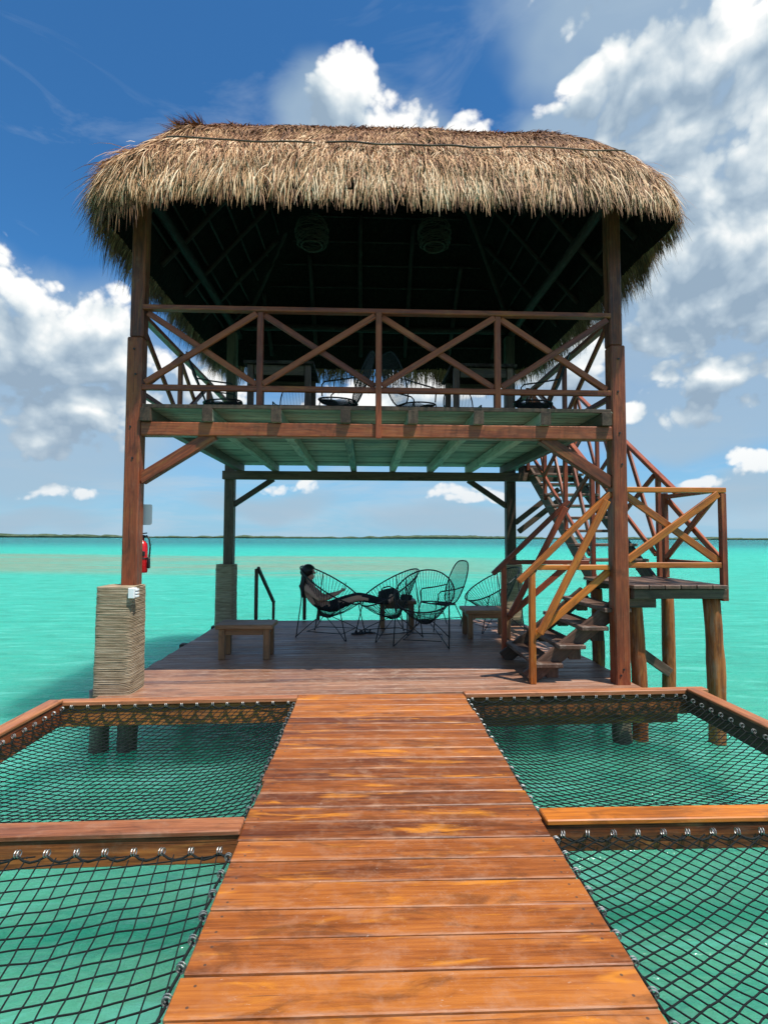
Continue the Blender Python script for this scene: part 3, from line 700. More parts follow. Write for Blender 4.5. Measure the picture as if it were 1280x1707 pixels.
for i in range(6):
    x = -1.8+i*.85
    log('rafter', (x, EY1-.2, inner(x, EY1-.2)-.02), (x, cy+.35+.6*abs(x-.25), inner(x, cy+.35+.6*abs(x-.25))-.02), .036, 'pole', rf, seed=260+i, n=8)
for k_ in range(7):
    dd = .35+k_*.30
    xr, xl = EX1-dd*.72, EX0+dd*.72
    for x in (xr, xl): log('batten', (x, EY0+dd, inner(x, 7.7)+.01), (x, EY1-dd, inner(x, 7.7)+.01), .016, 'pole', rf, seed=300+k_, n=6, seg=8)
    log('batten', (xl, EY1-dd, inner(.2, EY1-dd)+.01), (xr, EY1-dd, inner(.2, EY1-dd)+.01), .016, 'pole', rf, seed=320+k_, n=6, seg=8)

# ---- rope wraps round the lower posts
def rope_wrap(cx, cy, z0, z1, hx, hy, parent, ph, n=34, pitch=.0145, taper=.02):
    V = []; Fc = []; m = int((z1-z0)/pitch); pts = []
    for k_ in range(m*n+1):
        t = k_/(m*n); an = 2*math.pi*k_/n; c, s = math.cos(an), math.sin(an); pw = .30
        q = 1+taper*(1-t)*2 + .025*mn.noise(Vector((c*1.5, s*1.5+ph, t*9))) + .010*mn.noise(Vector((c*3, s*3, t*45+ph)))
        pts.append((cx+hx*q*math.copysign(abs(c)**pw, c), cy+hy*q*math.copysign(abs(s)**pw, s), z0+(z1-z0)*t+.006*mn.noise(Vector((c*2, s*2+ph, t*30)))))
    V, Fc = tube_geo(pts, [pitch*(.60+.16*mn.noise(Vector((0, ph, k_*.021)))) for k_ in range(len(pts))], 5, False)
    V += [Vector((cx+a*hx*.97, cy+b_*hy*.97, z)) for z in (z0, z1) for a, b_ in ((-1, -1), (1, -1), (1, 1), (-1, 1))]; o = len(V)-8
    Fc += [(o+4, o+5, o+6, o+7)]
    ob = mesh_obj('rope_wrap', V, Fc, 'rope', parent, None, True); ob['kind'] = 'stuff'; return ob
rope_wrap(-2.405, 5.47, -.055, 1.02, .172, .185, ps['fl'], 1)
rope_wrap(PXL-.08, BY-.03, -.02, 1.03, .155, .155, ps['bl'], 5, n=24)
rope_wrap(PXR-.02, BY-.03, -.02, 1.03, .155, .155, ps['br'], 8, n=24)

# ------------------------------------------------------------------ staircase
st = empty('staircase', (2.7, 6.6, 0), 'two flight timber staircase with cross braced railings and square landing on log posts', 'staircase')
SY0, SY1, LZ = 5.62, 6.80, 1.02
for i in range(4):
    z = .205+.19*i; x = 1.78+.243*i
    bar('tread', (x+.135, SY0-.03, z-.022), (x+.135, SY1+.03, z-.022), .285, .044, 'tread', st)
for yy in (SY0+.10, SY1-.10):
    bar('stringer', (1.72, yy, .02), (2.75, yy, .83), .05, .17, 'tread' if yy < 6 else 'dark', st)
    for i in range(4):
        x = 1.80+.243*i; z = .205+.19*i
        bar('tread_block', (x+.18, yy, z-.17), (x+.18, yy, z-.046), .048, .13, 'dark', st, up=(1, 0, 0))
# landing
nb_ = 5
for i in range(6):
    x = 2.86+i*.168
    bar('landing_board', (x, SY0-.10, LZ-.02), (x, SY1+.02, LZ-.02), .160, .04, 'tread', st)
bar('landing_beam', (2.80, SY0-.02, LZ-.095), (3.80, SY0-.02, LZ-.095), .07, .10, 'dark', st)
bar('landing_beam', (2.80, SY1-.05, LZ-.095), (3.80, SY1-.05, LZ-.095), .07, .10, 'dark', st)
bar('landing_beam', (2.76, SY0+.10, LZ-.20), (3.10, SY0+.10, LZ-.20), .09, .10, 'tread', st)
for i, (x, yy, top, r) in enumerate(((2.93, 5.80, LZ-.055, .080), (3.72, 5.70, LZ-.145, .083), (3.76, 6.62, LZ-.145, .076), (2.90, 6.70, LZ-.145, .07))):
    log('log_post', (x+(.03 if i == 1 else .05*(i == 0)), yy, -2.4), (x, yy, top), r, 'log', st, seed=80+i, n=14, seg=20)
bar('diagonal_brace', (2.98, 6.45, .38), (3.70, 6.50, -.12), .05, .11, 'tread', st)
def srail(a, c, w=.045, h=.07, mat='orange', up=(0, 0, 1), name='handrail'): return bar(name, a, c, w, h, mat, st, up=up)
def vpost(x, y, z0, z1, mat='orange', w=.062): return bar('railing_post', (x, y, z0), (x, y, z1), w, w, mat, st, up=(0, 1, 0))
# lower flight railings
for yy, mt, o in ((SY0-.02, 'orange', 0), (SY1+.02, 'rail', .02)):
    vpost(1.74+o, yy, .0, 1.16, mt)
    srail((1.60+o, yy-.005, 1.05), (2.58+o, yy-.005, 1.98), .075, .055, mt)
    srail((1.76+o, yy+.045, .47), (2.58+o, yy+.045, 1.16), .035, .075, mt, name='lower_rail')
    srail((1.80+o, yy-.050, .52), (2.53+o, yy-.050, 1.90), .035, .075, mt, name='cross_brace')
    srail((1.775+o, yy+.005, 1.20), (2.56 if o == 0 else 2.86, yy+.005, 1.20), .05, .055, mt, name='middle_rail')
# landing railings
zt, zl = 2.02, 1.225
xa, xb = PXR+.080, 3.79
srail((xa, SY0-.02, zt), (xb+.03, SY0-.02, zt), .07, .055, name='top_rail'); srail((xa, SY0-.02, zl), (xb-.03, SY0-.02, zl), .045, .06, name='bottom_rail')
srail((xa, SY0-.045, zl+.05), (xb-.06, SY0-.045, zt-.04), .035, .075, name='cross_brace'); srail((xa, SY0+.005, zt-.04), (xb-.04, SY0+.005, zl+.04), .035, .075, name='cross_brace')
vpost(xb, SY0-.02, LZ-.17, zt-.03, 'rail'); vpost(3.78, SY1-.12, LZ, zt+.06, 'rail')
srail((xb, SY0+.02, zt+.01), (xb, SY1-.10, zt+.01), .06, .05, 'rail', name='top_rail'); srail((xb, SY0+.02, zl), (xb, SY1-.15, zl), .045, .055, 'rail', name='bottom_rail')
srail((xb+.02, SY0+.03, zl+.04), (xb+.02, SY1-.16, zt-.04), .035, .07, 'rail', name='cross_brace'); srail((xb-.025, SY0+.03, zt-.04), (xb-.025, SY1-.16, zl+.04), .035, .07, 'rail', name='cross_brace')
# upper flight: along +Y
U0, U1, UZ = 6.84, 9.55, 2.82
nt_ = 9; ux0, ux1 = 2.93, 3.76
def up_pt(x, t, dz=0.0): return (x, U0+(U1-U0)*t, LZ+(UZ-LZ)*t+dz)
for x in (ux0+.03, ux1-.03):
    srail(up_pt(x, 0, -.12), up_pt(x, 1, -.14), .05, .20, 'dark', name='stringer')
for i in range(1, nt_):
    t = i/nt_; q = up_pt(0, t)
    bar('tread', (ux0-.03, q[1]+.08, q[2]-.005), (ux1+.03, q[1]+.08, q[2]-.005), .26, .04, 'tread', st)
    for x in (ux0+.03, ux1-.03): bar('tread_block', (x, q[1]+.10, q[2]-.15), (x, q[1]+.10, q[2]-.03), .046, .13, 'dark', st, up=(0, 1, 0))
for x, z0 in ((ux0-.01, 2.38), (ux1+.03, 2.33)):
    n_ = x < 3.3
    srail((x, U0-(.0 if n_ else .42), z0-(.0 if n_ else .27)), (x, U1, z0+(UZ-LZ)+.02), .07, .055, 'rail')
    srail(up_pt(x, .03, .22), up_pt(x, 1, .30), .04, .06, 'rail', name='lower_rail')
    for t in (0.0, .34, .67, 1.0):
        q = up_pt(x, t); vpost(x, q[1], q[2]-.10, q[2]+1.33, 'rail', .058)
    for t0 in (0.02, .36, .69):
        t1 = t0+.30; s_ = .025
        srail((x+s_, *up_pt(x, t0, .28)[1:]), (x+s_, *up_pt(x, t1, 1.27)[1:]), .033, .07, 'rail', name='cross_brace')
        srail((x-s_, *up_pt(x, t0, 1.27)[1:]), (x-s_, *up_pt(x, t1, .30)[1:]), .033, .07, 'rail', name='cross_brace')
# top landing bridging to the upper floor
for i in range(4): bar('landing_board', (2.62, U1+.12+i*.14, UZ-.012), (3.85, U1+.12+i*.14, UZ-.012), .132, .036, 'tread', st)
bar('landing_beam', (2.76, U1+.04, UZ-.09), (3.84, U1+.04, UZ-.09), .06, .11, 'dark', st)

# ------------------------------------------------------------------ things on the front post
sg = mesh_obj('sign', [], [], 'white'); bpy.data.objects.remove(sg)
def rounded_panel(name, w, h, t, r, mat, world, label, cat):
    V = []; Fc = []; pts = []
    for cx, cy, a0 in ((w/2-r, h/2-r, 0), (-w/2+r, h/2-r, 90), (-w/2+r, -h/2+r, 180), (w/2-r, -h/2+r, 270)):
        for k_ in range(5): an = R(a0+k_*22.5); pts.append((cx+r*math.cos(an), cy+r*math.sin(an)))
    n_ = len(pts); V = [(x, 0, z) for x, z in pts]+[(x, t, z) for x, z in pts]
    Fc = [tuple(range(n_)), tuple(reversed(range(n_, 2*n_)))]+[(i, i+n_, (i+1) % n_+n_, (i+1) % n_) for i in range(n_)]
    return tag(mesh_obj(name, V, Fc, mat, None, world), label, cat)
pr = PXL+.076
rounded_panel('sign', .17, .215, .004, .018, 'white', Matrix.Translation((pr-.02, FY+.103, 1.735)), 'blank white rounded sign behind the rope wrapped front post', 'sign')
fe = empty('fire_extinguisher', (pr+.065, FY+.02, 1.10), 'red fire extinguisher with black hose hung on the front post', 'extinguisher')
def lathe(name, prof_, mat, parent, c, n=20):
    V = []; Fc = []
    for (r_, z) in prof_:
        for k_ in range(n): an = 2*math.pi*k_/n; V.append((c[0]+r_*math.cos(an), c[1]+r_*math.sin(an), c[2]+z))
    for i in range(len(prof_)-1):
        for k_ in range(n): Fc.append((i*n+k_, i*n+(k_+1) % n, (i+1)*n+(k_+1) % n, (i+1)*n+k_))
    Fc.append(tuple(reversed(range(n)))); Fc.append(tuple((len(prof_)-1)*n+k_ for k_ in range(n)))
    return mesh_obj(name, V, Fc, mat, parent, None, True)
ec = (pr-.048, FY+.16, 1.13)
lathe('cylinder', [(.048, 0), (.055, .012), (.055, .27), (.048, .30), (.030, .325), (.018, .335), (.018, .36)], 'red', fe, ec)
lathe('valve', [(.016, .36), (.022, .365), (.022, .39), (.012, .395)], 'rubber', fe, ec)
bar('lever', (ec[0]-.02, ec[1]-.03, ec[2]+.405), (ec[0]+.02, ec[1]+.06, ec[2]+.415), .016, .012, 'rubber', fe)
tube('hose', [(ec[0]+.01, ec[1], ec[2]+.375), (ec[0]+.045, ec[1]-.01, ec[2]+.385), (ec[0]+.075, ec[1]-.02, ec[2]+.35), (ec[0]+.088, ec[1]-.02, ec[2]+.28), (ec[0]+.084, ec[1]-.02, ec[2]+.20), (ec[0]+.076, ec[1]-.02, ec[2]+.14)], .0095, 'rubber', fe, 8)
lathe('nozzle', [(.011, 0), (.017, .01), (.015, .10), (.010, .115)], 'rubber', fe, (ec[0]+.076, ec[1]-.02, ec[2]+.045), 12)
tube('strap', [(ec[0]+.057*math.cos(t), ec[1]+.057*math.sin(t), ec[2]+.15) for t in [2*math.pi*i/20 for i in range(20)]], .006, 'rubber', fe, 5, True)
bar('bracket', (pr-.02, FY+.10, ec[2]+.20), (pr-.02, ec[1], ec[2]+.20), .03, .05, 'rubber', fe)
eb = empty('socket_box', (-2.22, 5.30, .93), 'small white electrical socket box on the rope wrapped post', 'socket box')
box('housing', (-2.255, 5.255, .915), (-2.195, 5.33, 1.015), 'white', eb)
for i in range(3): box('cover_flap', (-2.194, 5.272, .925+i*.03), (-2.172, 5.322, .945+i*.03), 'white', eb, .004)

# ------------------------------------------------------------------ furniture
def low_table(name, label, lo, hi, h, rz=0.0):
    cx, cy = (lo[0]+hi[0])/2, (lo[1]+hi[1])/2; e = empty(name, (cx, cy, 0), label, 'table')
    box('table_top', (lo[0], lo[1], h-.055), (hi[0], hi[1], h), 'table', e, .008)
    for sx in (0, 1):
        for sy in (0, 1):
            x = lo[0]+.04 if sx == 0 else hi[0]-.115; y_ = lo[1]+.03 if sy == 0 else hi[1]-.105
            box('leg', (x, y_, .001), (x+.075, y_+.075, h-.056), 'table', e, .005)
    for y_ in (lo[1]+.045, hi[1]-.075): box('apron', (lo[0]+.118, y_, h-.13), (hi[0]-.118, y_+.028, h-.057), 'table', e, .003)
    for x in (lo[0]+.06, hi[0]-.09): box('apron', (x, lo[1]+.108, h-.13), (x+.028, hi[1]-.108, h-.057), 'table', e, .003)
    return e
low_table('side_table', 'low brown wooden side table standing alone near the rope wrapped posts', (-1.83, 6.72), (-1.13, 7.16), .43)
low_table('side_table', 'low weathered wooden table beside the foot of the stairs', (1.50, 8.02), (2.22, 8.60), .43)
low_table('side_table', 'low wooden table with a black bag on it, behind the cord chairs', (.22, 8.95), (.86, 9.40), .46)

def egg_chair(name, label, loc, rz, sc=1.0, proto=[None], group='egg shaped cord chairs'):
    if proto[0] is not None:
        return copy_tree(proto[0], Matrix.Translation(loc) @ Matrix.Rotation(rz, 4, 'Z') @ Matrix.Scale(sc, 4), label)
    e = empty(name, (0, 0, 0), label, 'chair', group)
    # ring: pear shaped loop, seat front at +x low, back at -x high
    N = 56; rg = []
    for i in range(N):
        t = 2*math.pi*i/N; c, s = math.cos(t), math.sin(t)
        u = (1-c)/2                                   # 0 front .. 1 back top
        x = .40-.86*u + .04*math.sin(math.pi*u); z = .46+.50*u**1.05 - .015*math.sin(math.pi*u)
        y_ = .40*s*(1+.05*math.cos(t))
        rg.append(Vector((x, y_, z)))
    tube('ring_frame', rg, .0105, 'black', e, 7, True)
    # small seat ring low at the back of the seat
    low = [Vector((-.10+.075*math.cos(2*math.pi*i/N), .085*math.sin(2*math.pi*i/N), .275+.02*math.cos(2*math.pi*i/N+math.pi))) for i in range(N)]
    tube('seat_ring', low[::2], .008, 'black', e, 6, True)
    V = []; Fc = []
    for i in range(N):
        a, c = rg[i], low[i]; m = a.lerp(c, .55)+Vector((0, 0, -.025 if i % 2 else -.02))
        tube_geo([a, a.lerp(m, .6)+Vector((0, 0, -.004)), m, c], .0036, 4, False, V, Fc, False)
    for i in range(N//2):
        tube_geo([low[i], low[-i]], .0034, 4, False, V, Fc, False)
    o = mesh_obj('cords', V, Fc, 'black', e, None, True); o['kind'] = 'stuff'
    # hairpin legs joined by a low stretcher hoop
    feet = []
    for (tx, ty, fx, fy) in ((.18, .30, .36, .36), (.18, -.30, .36, -.36), (-.24, .22, -.40, .30), (-.24, -.22, -.40, -.30)):
        i = min(range(N), key=lambda k_: (rg[k_]-Vector((tx, ty, .6))).to_2d().length)
        a = rg[i]; f = Vector((fx, fy, .006)); feet.append(f)
        tube('leg', [a, a.lerp(f, .5), f], .0075, 'black', e, 6)
        k2 = low[min(range(N), key=lambda k_: (low[k_]-Vector((tx, ty, .3))).length)]
        tube('leg', [k2, k2.lerp(f, .55)+Vector((0, 0, .012)), f+Vector((-.012, 0, .002))], .006, 'black', e, 6)
    sp = [f.lerp(Vector((0, 0, .25)), .30) for f in (feet[0], feet[2], feet[3], feet[1])]
    pts = []
    for i in range(4):
        for k_ in range(6): pts.append(sp[i].lerp(sp[(i+1) % 4], k_/6))
    tube('stretcher', pts, .006, 'black', e, 6, True)
    proto[0] = e
    return copy_tree_place(e, loc, rz, sc)
def copy_tree_place(e, loc, rz, sc):
    e.matrix_basis = Matrix.Translation(loc) @ Matrix.Rotation(rz, 4, 'Z') @ Matrix.Scale(sc, 4); W[e] = e.matrix_basis.copy(); return e
CA = (-.50, 8.38, 0)
egg_chair('cord_chair', 'black egg shaped cord chair holding the seated person', CA, R(-20), 1.10)
egg_chair('cord_chair', 'black egg shaped cord chair under the feet of the seated person', (.36, 8.30, 0), R(203), 1.06)
egg_chair('cord_chair', 'black egg shaped cord chair facing the boardwalk, between the bagged table and the stairs', (.86, 7.78, 0), R(-104), 1.06)
egg_chair('cord_chair', 'black egg shaped cord chair behind the weathered table by the stairs', (2.10, 8.95, 0), R(196), 1.06)

def arm_chair(label, loc, rz, proto=[None], group='cord armchairs'):
    if proto[0] is not None:
        return copy_tree(proto[0], Matrix.Translation(loc) @ Matrix.Rotation(rz, 4, 'Z') @ Matrix.Scale(.88 if loc[2] > 1 else 1, 4), label, group)
    e = empty('cord_armchair', (0, 0, 0), label, 'chair', group)
    def loop(cx, hw, z0, z1, x0, x1, n=28, flat=.6):
        pts = []
        for i in range(n):
            t = 2*math.pi*i/n; u = .5-.5*math.cos(t); s = math.sin(t)
            pts.append(Vector((x0+(x1-x0)*u, hw*math.copysign(abs(s)**flat, s), z0+(z1-z0)*u)))
        return pts
    bk_ = loop(0, .25, .40, 1.12, -.20, -.48); tube('back_frame', bk_, .011, 'black', e, 7, True)
    se = loop(0, .26, .44, .40, .30, -.24); tube('seat_frame', se, .011, 'black', e, 7, True)
    V = []; Fc = []; n = 28
    for pts, lo_ in ((bk_, 1), (se, 1)):
        for i in range(1, n//2):
            # vertical cords across each loop
            pass
    for k_ in range(-9, 10):
        y_ = k_*.025; h_ = math.sqrt(max(0, 1-(abs(y_)/.25)**(2/.6)))
        u0, u1 = .5-.5*h_, .5+.5*h_
        tube_geo([(-.20-.28*u0, y_, .40+.72*u0), (-.20-.28*.5-.03, y_, .40+.36), (-.20-.28*u1, y_, .40+.72*u1)], .0032, 4, False, V, Fc, False)
        tube_geo([(.30-.54*u0, y_, .44-.04*u0), (.03, y_, .39), (.30-.54*u1, y_, .44-.04*u1)], .0036, 4, False, V, Fc, False)
    o = mesh_obj('cords', V, Fc, 'black', e, None, True); o['kind'] = 'stuff'
    for s in (-1, 1):
        tube('armrest', [(-.33, s*.25, .70), (-.10, s*.29, .66), (.16, s*.29, .64), (.20, s*.28, .60), (.20, s*.26, .44)], .011, 'black', e, 7)
        tube('leg', [(.22, s*.24, .43), (.30, s*.29, .006)], .0085, 'black', e, 6); tube('leg', [(-.16, s*.23, .40), (-.34, s*.29, .006)], .0085, 'black', e, 6)
        tube('stretcher', [(.265, s*.267, .20), (-.25, s*.26, .20)], .006, 'black', e, 6)
    tube('stretcher', [(.265, -.267, .20), (.265, .267, .20)], .006, 'black', e, 6)
    proto[0] = e; return copy_tree_place(e, loc, rz, 1.0)
arm_chair('tall backed black cord armchair on the deck facing the seated person', (1.25, 9.05, 0), R(205))
UF = ZF+.035
UG = 'dark cord armchairs on the upper floor'
arm_chair('dark cord armchair upstairs against the railing nearest the rope wrapped posts', (-1.85, 6.9, UF), R(10), group=UG)
arm_chair('dark cord armchair upstairs between the two dining tables, back to the pair of lamps', (-.32, 6.75, UF), R(170), group=UG)
arm_chair('dark cord armchair upstairs next to the table on the stair side', (.62, 6.9, UF), R(30), group=UG)
arm_chair('dark cord armchair upstairs in the corner above the stairs', (2.16, 6.75, UF), R(165), group=UG)
arm_chair('dark cord armchair upstairs behind the table nearest the rope wrapped posts', (-1.05, 7.7, UF), R(-90), group=UG)
arm_chair('dark cord armchair upstairs behind the table on the stair side', (1.40, 7.75, UF), R(-90), group=UG)
def dining(label, x0, x1, y0, y1):
    z = UF; e = empty('dining_table', ((x0+x1)/2, (y0+y1)/2, z), label, 'table', 'dining tables on the upper floor')
    box('table_top', (x0, y0, z+.72), (x1, y1, z+.76), 'pole', e, .004)
    for i in range(5): pass
    for x in (x0+.04, x1-.11):
        for yy in (y0+.04, y1-.11): box('leg', (x, yy, z+.001), (x+.07, yy+.07, z+.719), 'tread', e, .004)
    box('apron', (x0+.12, y0+.05, z+.60), (x1-.12, y0+.075, z+.718), 'dark', e, .003); box('apron', (x0+.12, y1-.075, z+.60), (x1-.12, y1-.05, z+.718), 'dark', e, .003)
    return e
dining('square wooden dining table upstairs nearest the rope wrapped posts', -1.45, -.62, 6.35, 7.15)
dining('square wooden dining table upstairs on the stair side', 1.02, 1.82, 6.35, 7.15)

# pendant lamps woven like nests
def lamp(label, c, proto=[None]):
    if proto[0] is not None: return copy_tree(proto[0], Matrix.Translation(c), label)
    e = empty('pendant_lamp', (0, 0, 0), label, 'lamp', 'woven pendant lamps under the roof')
    V = []; Fc = []; rr = random.Random(5)
    for k_ in range(90):
        a0 = rr.uniform(0, 6.28); z0 = rr.uniform(-.16, .22); da = rr.uniform(1.0, 2.2)*rr.choice((-1, 1)); dz = rr.uniform(-.10, .10); pts = []
        for i in range(8):
            t = i/7; z = max(-.17, min(.26, z0+dz*t)); r_ = .25*math.sqrt(max(.05, 1-((z-.0)/.30)**2))*rr.uniform(.95, 1.04)
            pts.append((r_*math.cos(a0+da*t), r_*math.sin(a0+da*t), z))
        tube_geo(pts, .0045, 4, False, V, Fc, False)
    o = mesh_obj('shade', V, Fc, 'wicker', e, None, True)
    tube('lower_rim', [(.155*math.cos(t), .155*math.sin(t), -.18) for t in [2*math.pi*i/24 for i in range(24)]], .012, 'wicker', e, 6, True)
    tube('cord', [(0, 0, .25), (0, 0, .75)], .006, 'black', e, 5)
    proto[0] = e; e.matrix_basis = Matrix.Translation(c); W[e] = e.matrix_basis.copy(); return e
lamp('woven nest pendant lamp hanging nearer the rope wrapped posts', tuple(ony(520, 390, 7.9)))
lamp('woven nest pendant lamp hanging nearer the stairs', tuple(ony(724, 392, 7.9)))

# swim ladder at the far edge
ld = empty('swim_ladder', (-1.5, 10.05, 0), 'dark timber ladder with slanted handrails at the far deck edge', 'ladder')
for x in (-1.98, -1.10):
    bar('newel', (x, 10.0, 0), (x, 10.0, .93), .06, .06, 'dark', ld, up=(0, 1, 0))
    bar('handrail', (x+.03, 9.98, .95), (x+.20, 10.75, .22), .05, .06, 'dark', ld)
    bar('stringer', (x+.20, 10.15, -.04), (x+.20, 10.8, -1.3), .05, .12, 'dark', ld)
    bar('short_post', (x+.20, 10.70, -1.1), (x+.20, 10.70, .24), .05, .05, 'dark', ld, up=(0, 1, 0))
for i in range(4): bar('rung', (-1.80, 10.24+i*.15, -.22-i*.27), (-.87, 10.24+i*.15, -.22-i*.27), .14, .035, 'tread', ld)

# bag, boxes, sandals
def blob(name, loc, s, mat, label, cat, seed):
    bm = bmesh.new(); bmesh.ops.create_icosphere(bm, subdivisions=3, radius=1)
    for v in bm.verts:
        q = v.co.copy(); q *= 1+.22*mn.noise(q*1.6+Vector((seed, 0, 0)))+.08*mn.noise(q*4+Vector((seed, 3, 0)))
        q.x = math.copysign(abs(q.x)**.75, q.x); q.y = math.copysign(abs(q.y)**.75, q.y); q.z = max(-.72, q.z)
        v.co = Vector((q.x*s[0], q.y*s[1], (q.z+.72)*s[2]))
    me = bpy.data.meshes.new(name); bm.to_mesh(me); bm.free(); me.materials.append(M[mat])
    me.polygons.foreach_set('use_smooth', [True]*len(me.polygons))
    return tag(link(bpy.data.objects.new(name, me), None, Matrix.Translation(loc)), label, cat)
bg_ = blob('bag', (.40, 9.15, .461), (.19, .12, .11), 'bag', 'slouched black bag on the low table behind the chairs', 'bag', 3)
tube('strap', [(.26, 9.14, .55), (.30, 9.12, .66), (.40, 9.12, .69), (.50, 9.12, .65), (.54, 9.14, .55)], .011, 'bag', bg_, 6)
cm = empty('camera_case', (.70, 9.15, .461), 'small black case beside the bag on the low table', 'case')
box('case_body', (.60, 9.10, .461), (.80, 9.22, .545), 'bag', cm, .02); tube('handle', [(.65, 9.16, .545), (.67, 9.16, .575), (.73, 9.16, .575), (.75, 9.16, .545)], .006, 'bag', cm, 5)
def sandal(loc, rz, label):
    e = empty('sandal', loc, label, 'sandal', 'pair of sandals on the deck', rz); Wm = W[e]
    V = []; Fc = []; n = 20
    for z in (0, .018):
        for i in range(n):
            t = 2*math.pi*i/n; V.append((.125*math.cos(t), .045*math.sin(t)*(1+.15*math.cos(t)), z))
    Fc = [tuple(reversed(range(n))), tuple(range(n, 2*n))]+[(i, (i+1) % n, (i+1) % n+n, i+n) for i in range(n)]
    mesh_obj('sole', V, Fc, 'bag', e, Wm)
    for x in (.035, -.045): tube('strap', [(x, -.042, .015), (x+.005, -.03, .05), (x+.01, 0, .062), (x+.005, .03, .05), (x, .042, .015)], .008, 'bag', e, 6, False, Wm)
sandal((-.09, 8.52, .002), R(20), 'dark sandal on the deck boards, the one nearer the seated person'); sandal((.05, 8.60, .002), R(-10), 'dark sandal on the deck boards, the one nearer the bagged table')

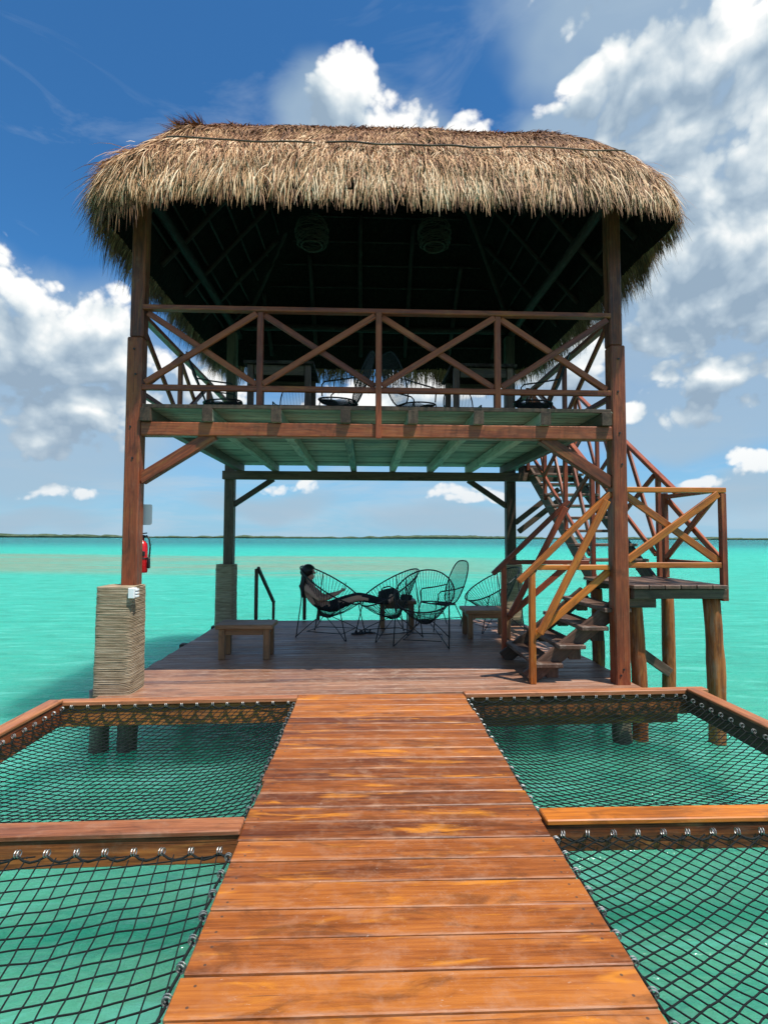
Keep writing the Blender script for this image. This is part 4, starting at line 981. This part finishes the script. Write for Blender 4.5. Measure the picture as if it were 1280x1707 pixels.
# ------------------------------------------------------------------ person
def person():
    ox, oy = CA[0], CA[1]
    J = {}; E_ = []
    def v(k_, x, y_, z, rx, ry=None): J[k_] = (Vector((ox+x, oy+y_, z)), (rx, ry or rx))
    v('pel', -.10, 0, .38, .115, .15); v('bel', -.21, 0, .49, .105, .14); v('che', -.31, 0, .63, .112, .15); v('up', -.37, 0, .745, .085, .12)
    v('neck', -.385, 0, .81, .050); v('nk2', -.365, 0, .855, .048); v('hd0', -.345, 0, .90, .075, .07); v('hd1', -.345, 0, .975, .088, .078); v('hd2', -.353, 0, 1.035, .062, .06)
    E_ += [('pel', 'bel'), ('bel', 'che'), ('che', 'up'), ('up', 'neck'), ('neck', 'nk2'), ('nk2', 'hd0'), ('hd0', 'hd1'), ('hd1', 'hd2')]
    for s, n_ in ((-1, 'l'), (1, 'r')):
        k_ = s
        v('hip'+n_, -.04, .09*k_, .42, .098); v('th'+n_, .17, .115*k_, .52, .082); v('kn'+n_, .40, .115*k_, .60, .062); v('ca'+n_, .60, .10*k_, .56, .057); v('sh'+n_, .77, .085*k_, .525, .042); v('an'+n_, .84, .08*k_, .515, .038)
        v('ft'+n_, .90, .08*k_, .545, .036); v('to'+n_, .925, .08*k_, .63, .026)
        E_ += [('pel', 'hip'+n_), ('hip'+n_, 'th'+n_), ('th'+n_, 'kn'+n_), ('kn'+n_, 'ca'+n_), ('ca'+n_, 'sh'+n_), ('sh'+n_, 'an'+n_), ('an'+n_, 'ft'+n_), ('ft'+n_, 'to'+n_)]
        v('so'+n_, -.36, .165*k_, .735, .060); v('el'+n_, -.15, .225*k_, .57, .042); v('fo'+n_, -.02, .155*k_, .61, .036); v('wr'+n_, .08, .075*k_, .65, .026); v('ha'+n_, .13, .05*k_, .675, .030, .022); v('hb'+n_, .165, .04*k_, .695, .026, .016)
        E_ += [('up', 'so'+n_), ('so'+n_, 'el'+n_), ('el'+n_, 'fo'+n_), ('fo'+n_, 'wr'+n_), ('wr'+n_, 'ha'+n_), ('ha'+n_, 'hb'+n_)]
        for f in range(4):
            yb_ = (.022+f*.014)*k_; v('f%d%s' % (f, n_), .195, yb_, .707-.004*f, .0085); v('g%d%s' % (f, n_), .212-.003*f, yb_-.006*k_, .735-.004*f, .0075)
            E_ += [('hb'+n_, 'f%d%s' % (f, n_)), ('f%d%s' % (f, n_), 'g%d%s' % (f, n_))]
        v('t0'+n_, .14, .020*k_, .70, .0095); v('t1'+n_, .172, .012*k_, .732, .008); E_ += [('ha'+n_, 't0'+n_), ('t0'+n_, 't1'+n_)]
    # nose and chin, ears
    v('nose', -.248, 0, .955, .012); v('chin', -.278, 0, .90, .022); E_ += [('hd1', 'nose'), ('hd0', 'chin')]
    keys = list(J); me = bpy.data.meshes.new('body'); me.from_pydata([tuple(J[k_][0]) for k_ in keys], [(keys.index(a), keys.index(c)) for a, c in E_], [])
    o = bpy.data.objects.new('body_cage', me); col.objects.link(o)
    md = o.modifiers.new('skin', 'SKIN'); md.use_smooth_shade = True; md.branch_smoothing = .6
    if not me.skin_vertices: pass
    bm = bmesh.new(); bm.from_mesh(me); lay = bm.verts.layers.skin.verify(); bm.verts.ensure_lookup_table()
    for i, k_ in enumerate(keys): bm.verts[i][lay].radius = J[k_][1]; bm.verts[i][lay].use_root = (k_ == 'pel')
    bm.to_mesh(me); bm.free()
    sb = o.modifiers.new('sub', 'SUBSURF'); sb.levels = 2; sb.render_levels = 2
    dg = bpy.context.evaluated_depsgraph_get(); dg.update(); m2 = bpy.data.meshes.new_from_object(o.evaluated_get(dg)); bpy.data.objects.remove(o)
    for k_ in ('skin', 'shirt', 'trouser'): m2.materials.append(M[k_])
    m2.materials.clear()
    for k_ in ('skin', 'shirt', 'trouser'): m2.materials.append(M[k_])
    for f in m2.polygons:
        c = f.center; x, z = c.x-ox, c.z; f.use_smooth = True
        if x < .86 and z < (.60 if x < .15 else .675) and (x > -.02 or z < .47) and not (abs(c.y-oy) > .155 and z > .53): f.material_index = 2
        elif z < .83 and x < -.02 and not (abs(c.y-oy) > .20 and z < .61): f.material_index = 1
        else: f.material_index = 0
    p_ = bpy.data.objects.new('person', m2); link(p_)
    tag(p_, 'person in dark trousers reclining in a cord chair, looking at a phone', 'person')
    # hair: cap plus a long fall behind the shoulders
    bm = bmesh.new(); bmesh.ops.create_icosphere(bm, subdivisions=4, radius=1)
    for v_ in list(bm.verts):
        q = v_.co; q2 = Vector((q.x*.108, q.y*.092, q.z*.105))
        if q.z < 0: q2.x -= .02
        r_ = 1+.06*mn.noise(Vector((q.x*3, q.y*9, q.z*2))); v_.co = q2*r_+Vector((ox-.368, oy, .992))
    bmesh.ops.delete(bm, geom=[v_ for v_ in bm.verts if v_.co.x > ox-.288 and v_.co.z < 1.025], context='VERTS')
    hm = bpy.data.meshes.new('hair'); bm.to_mesh(hm); bm.free(); hm.materials.append(M['hair'])
    hm.polygons.foreach_set('use_smooth', [True]*len(hm.polygons)); link(bpy.data.objects.new('hair', hm), p_)
    V = []; Fc = []
    for i in range(46):
        an = random.uniform(-1.3, 1.3); y0 = math.sin(an)*.082; x0 = -.368-math.cos(an)*.085
        tube_geo([(ox+x0, oy+y0, 1.0), (ox+x0-.015, oy+y0*1.1, .88), (ox-.47+random.uniform(-.02, .02), oy+y0*1.5, .77), (ox-.42-random.uniform(.0, .05), oy+y0*1.7, .62+random.uniform(-.06, .05))], [.012, .013, .012, .003], 5, False, V, Fc)
    mesh_obj('long_hair', V, Fc, 'hair', p_, None, True)
    ph = empty('phone', (ox+.18, oy, .75), 'dark phone held up by the seated person', 'phone')
    bar('phone_body', (ox+.172, oy, .685), (ox+.212, oy, .815), .075, .009, 'rubber', ph, up=(1, 0, -.2), bev=.003)
    bar('phone_screen', (ox+.169, oy, .695), (ox+.204, oy, .805), .066, .002, 'black', ph, up=(1, 0, -.2), bev=.0005)
person()
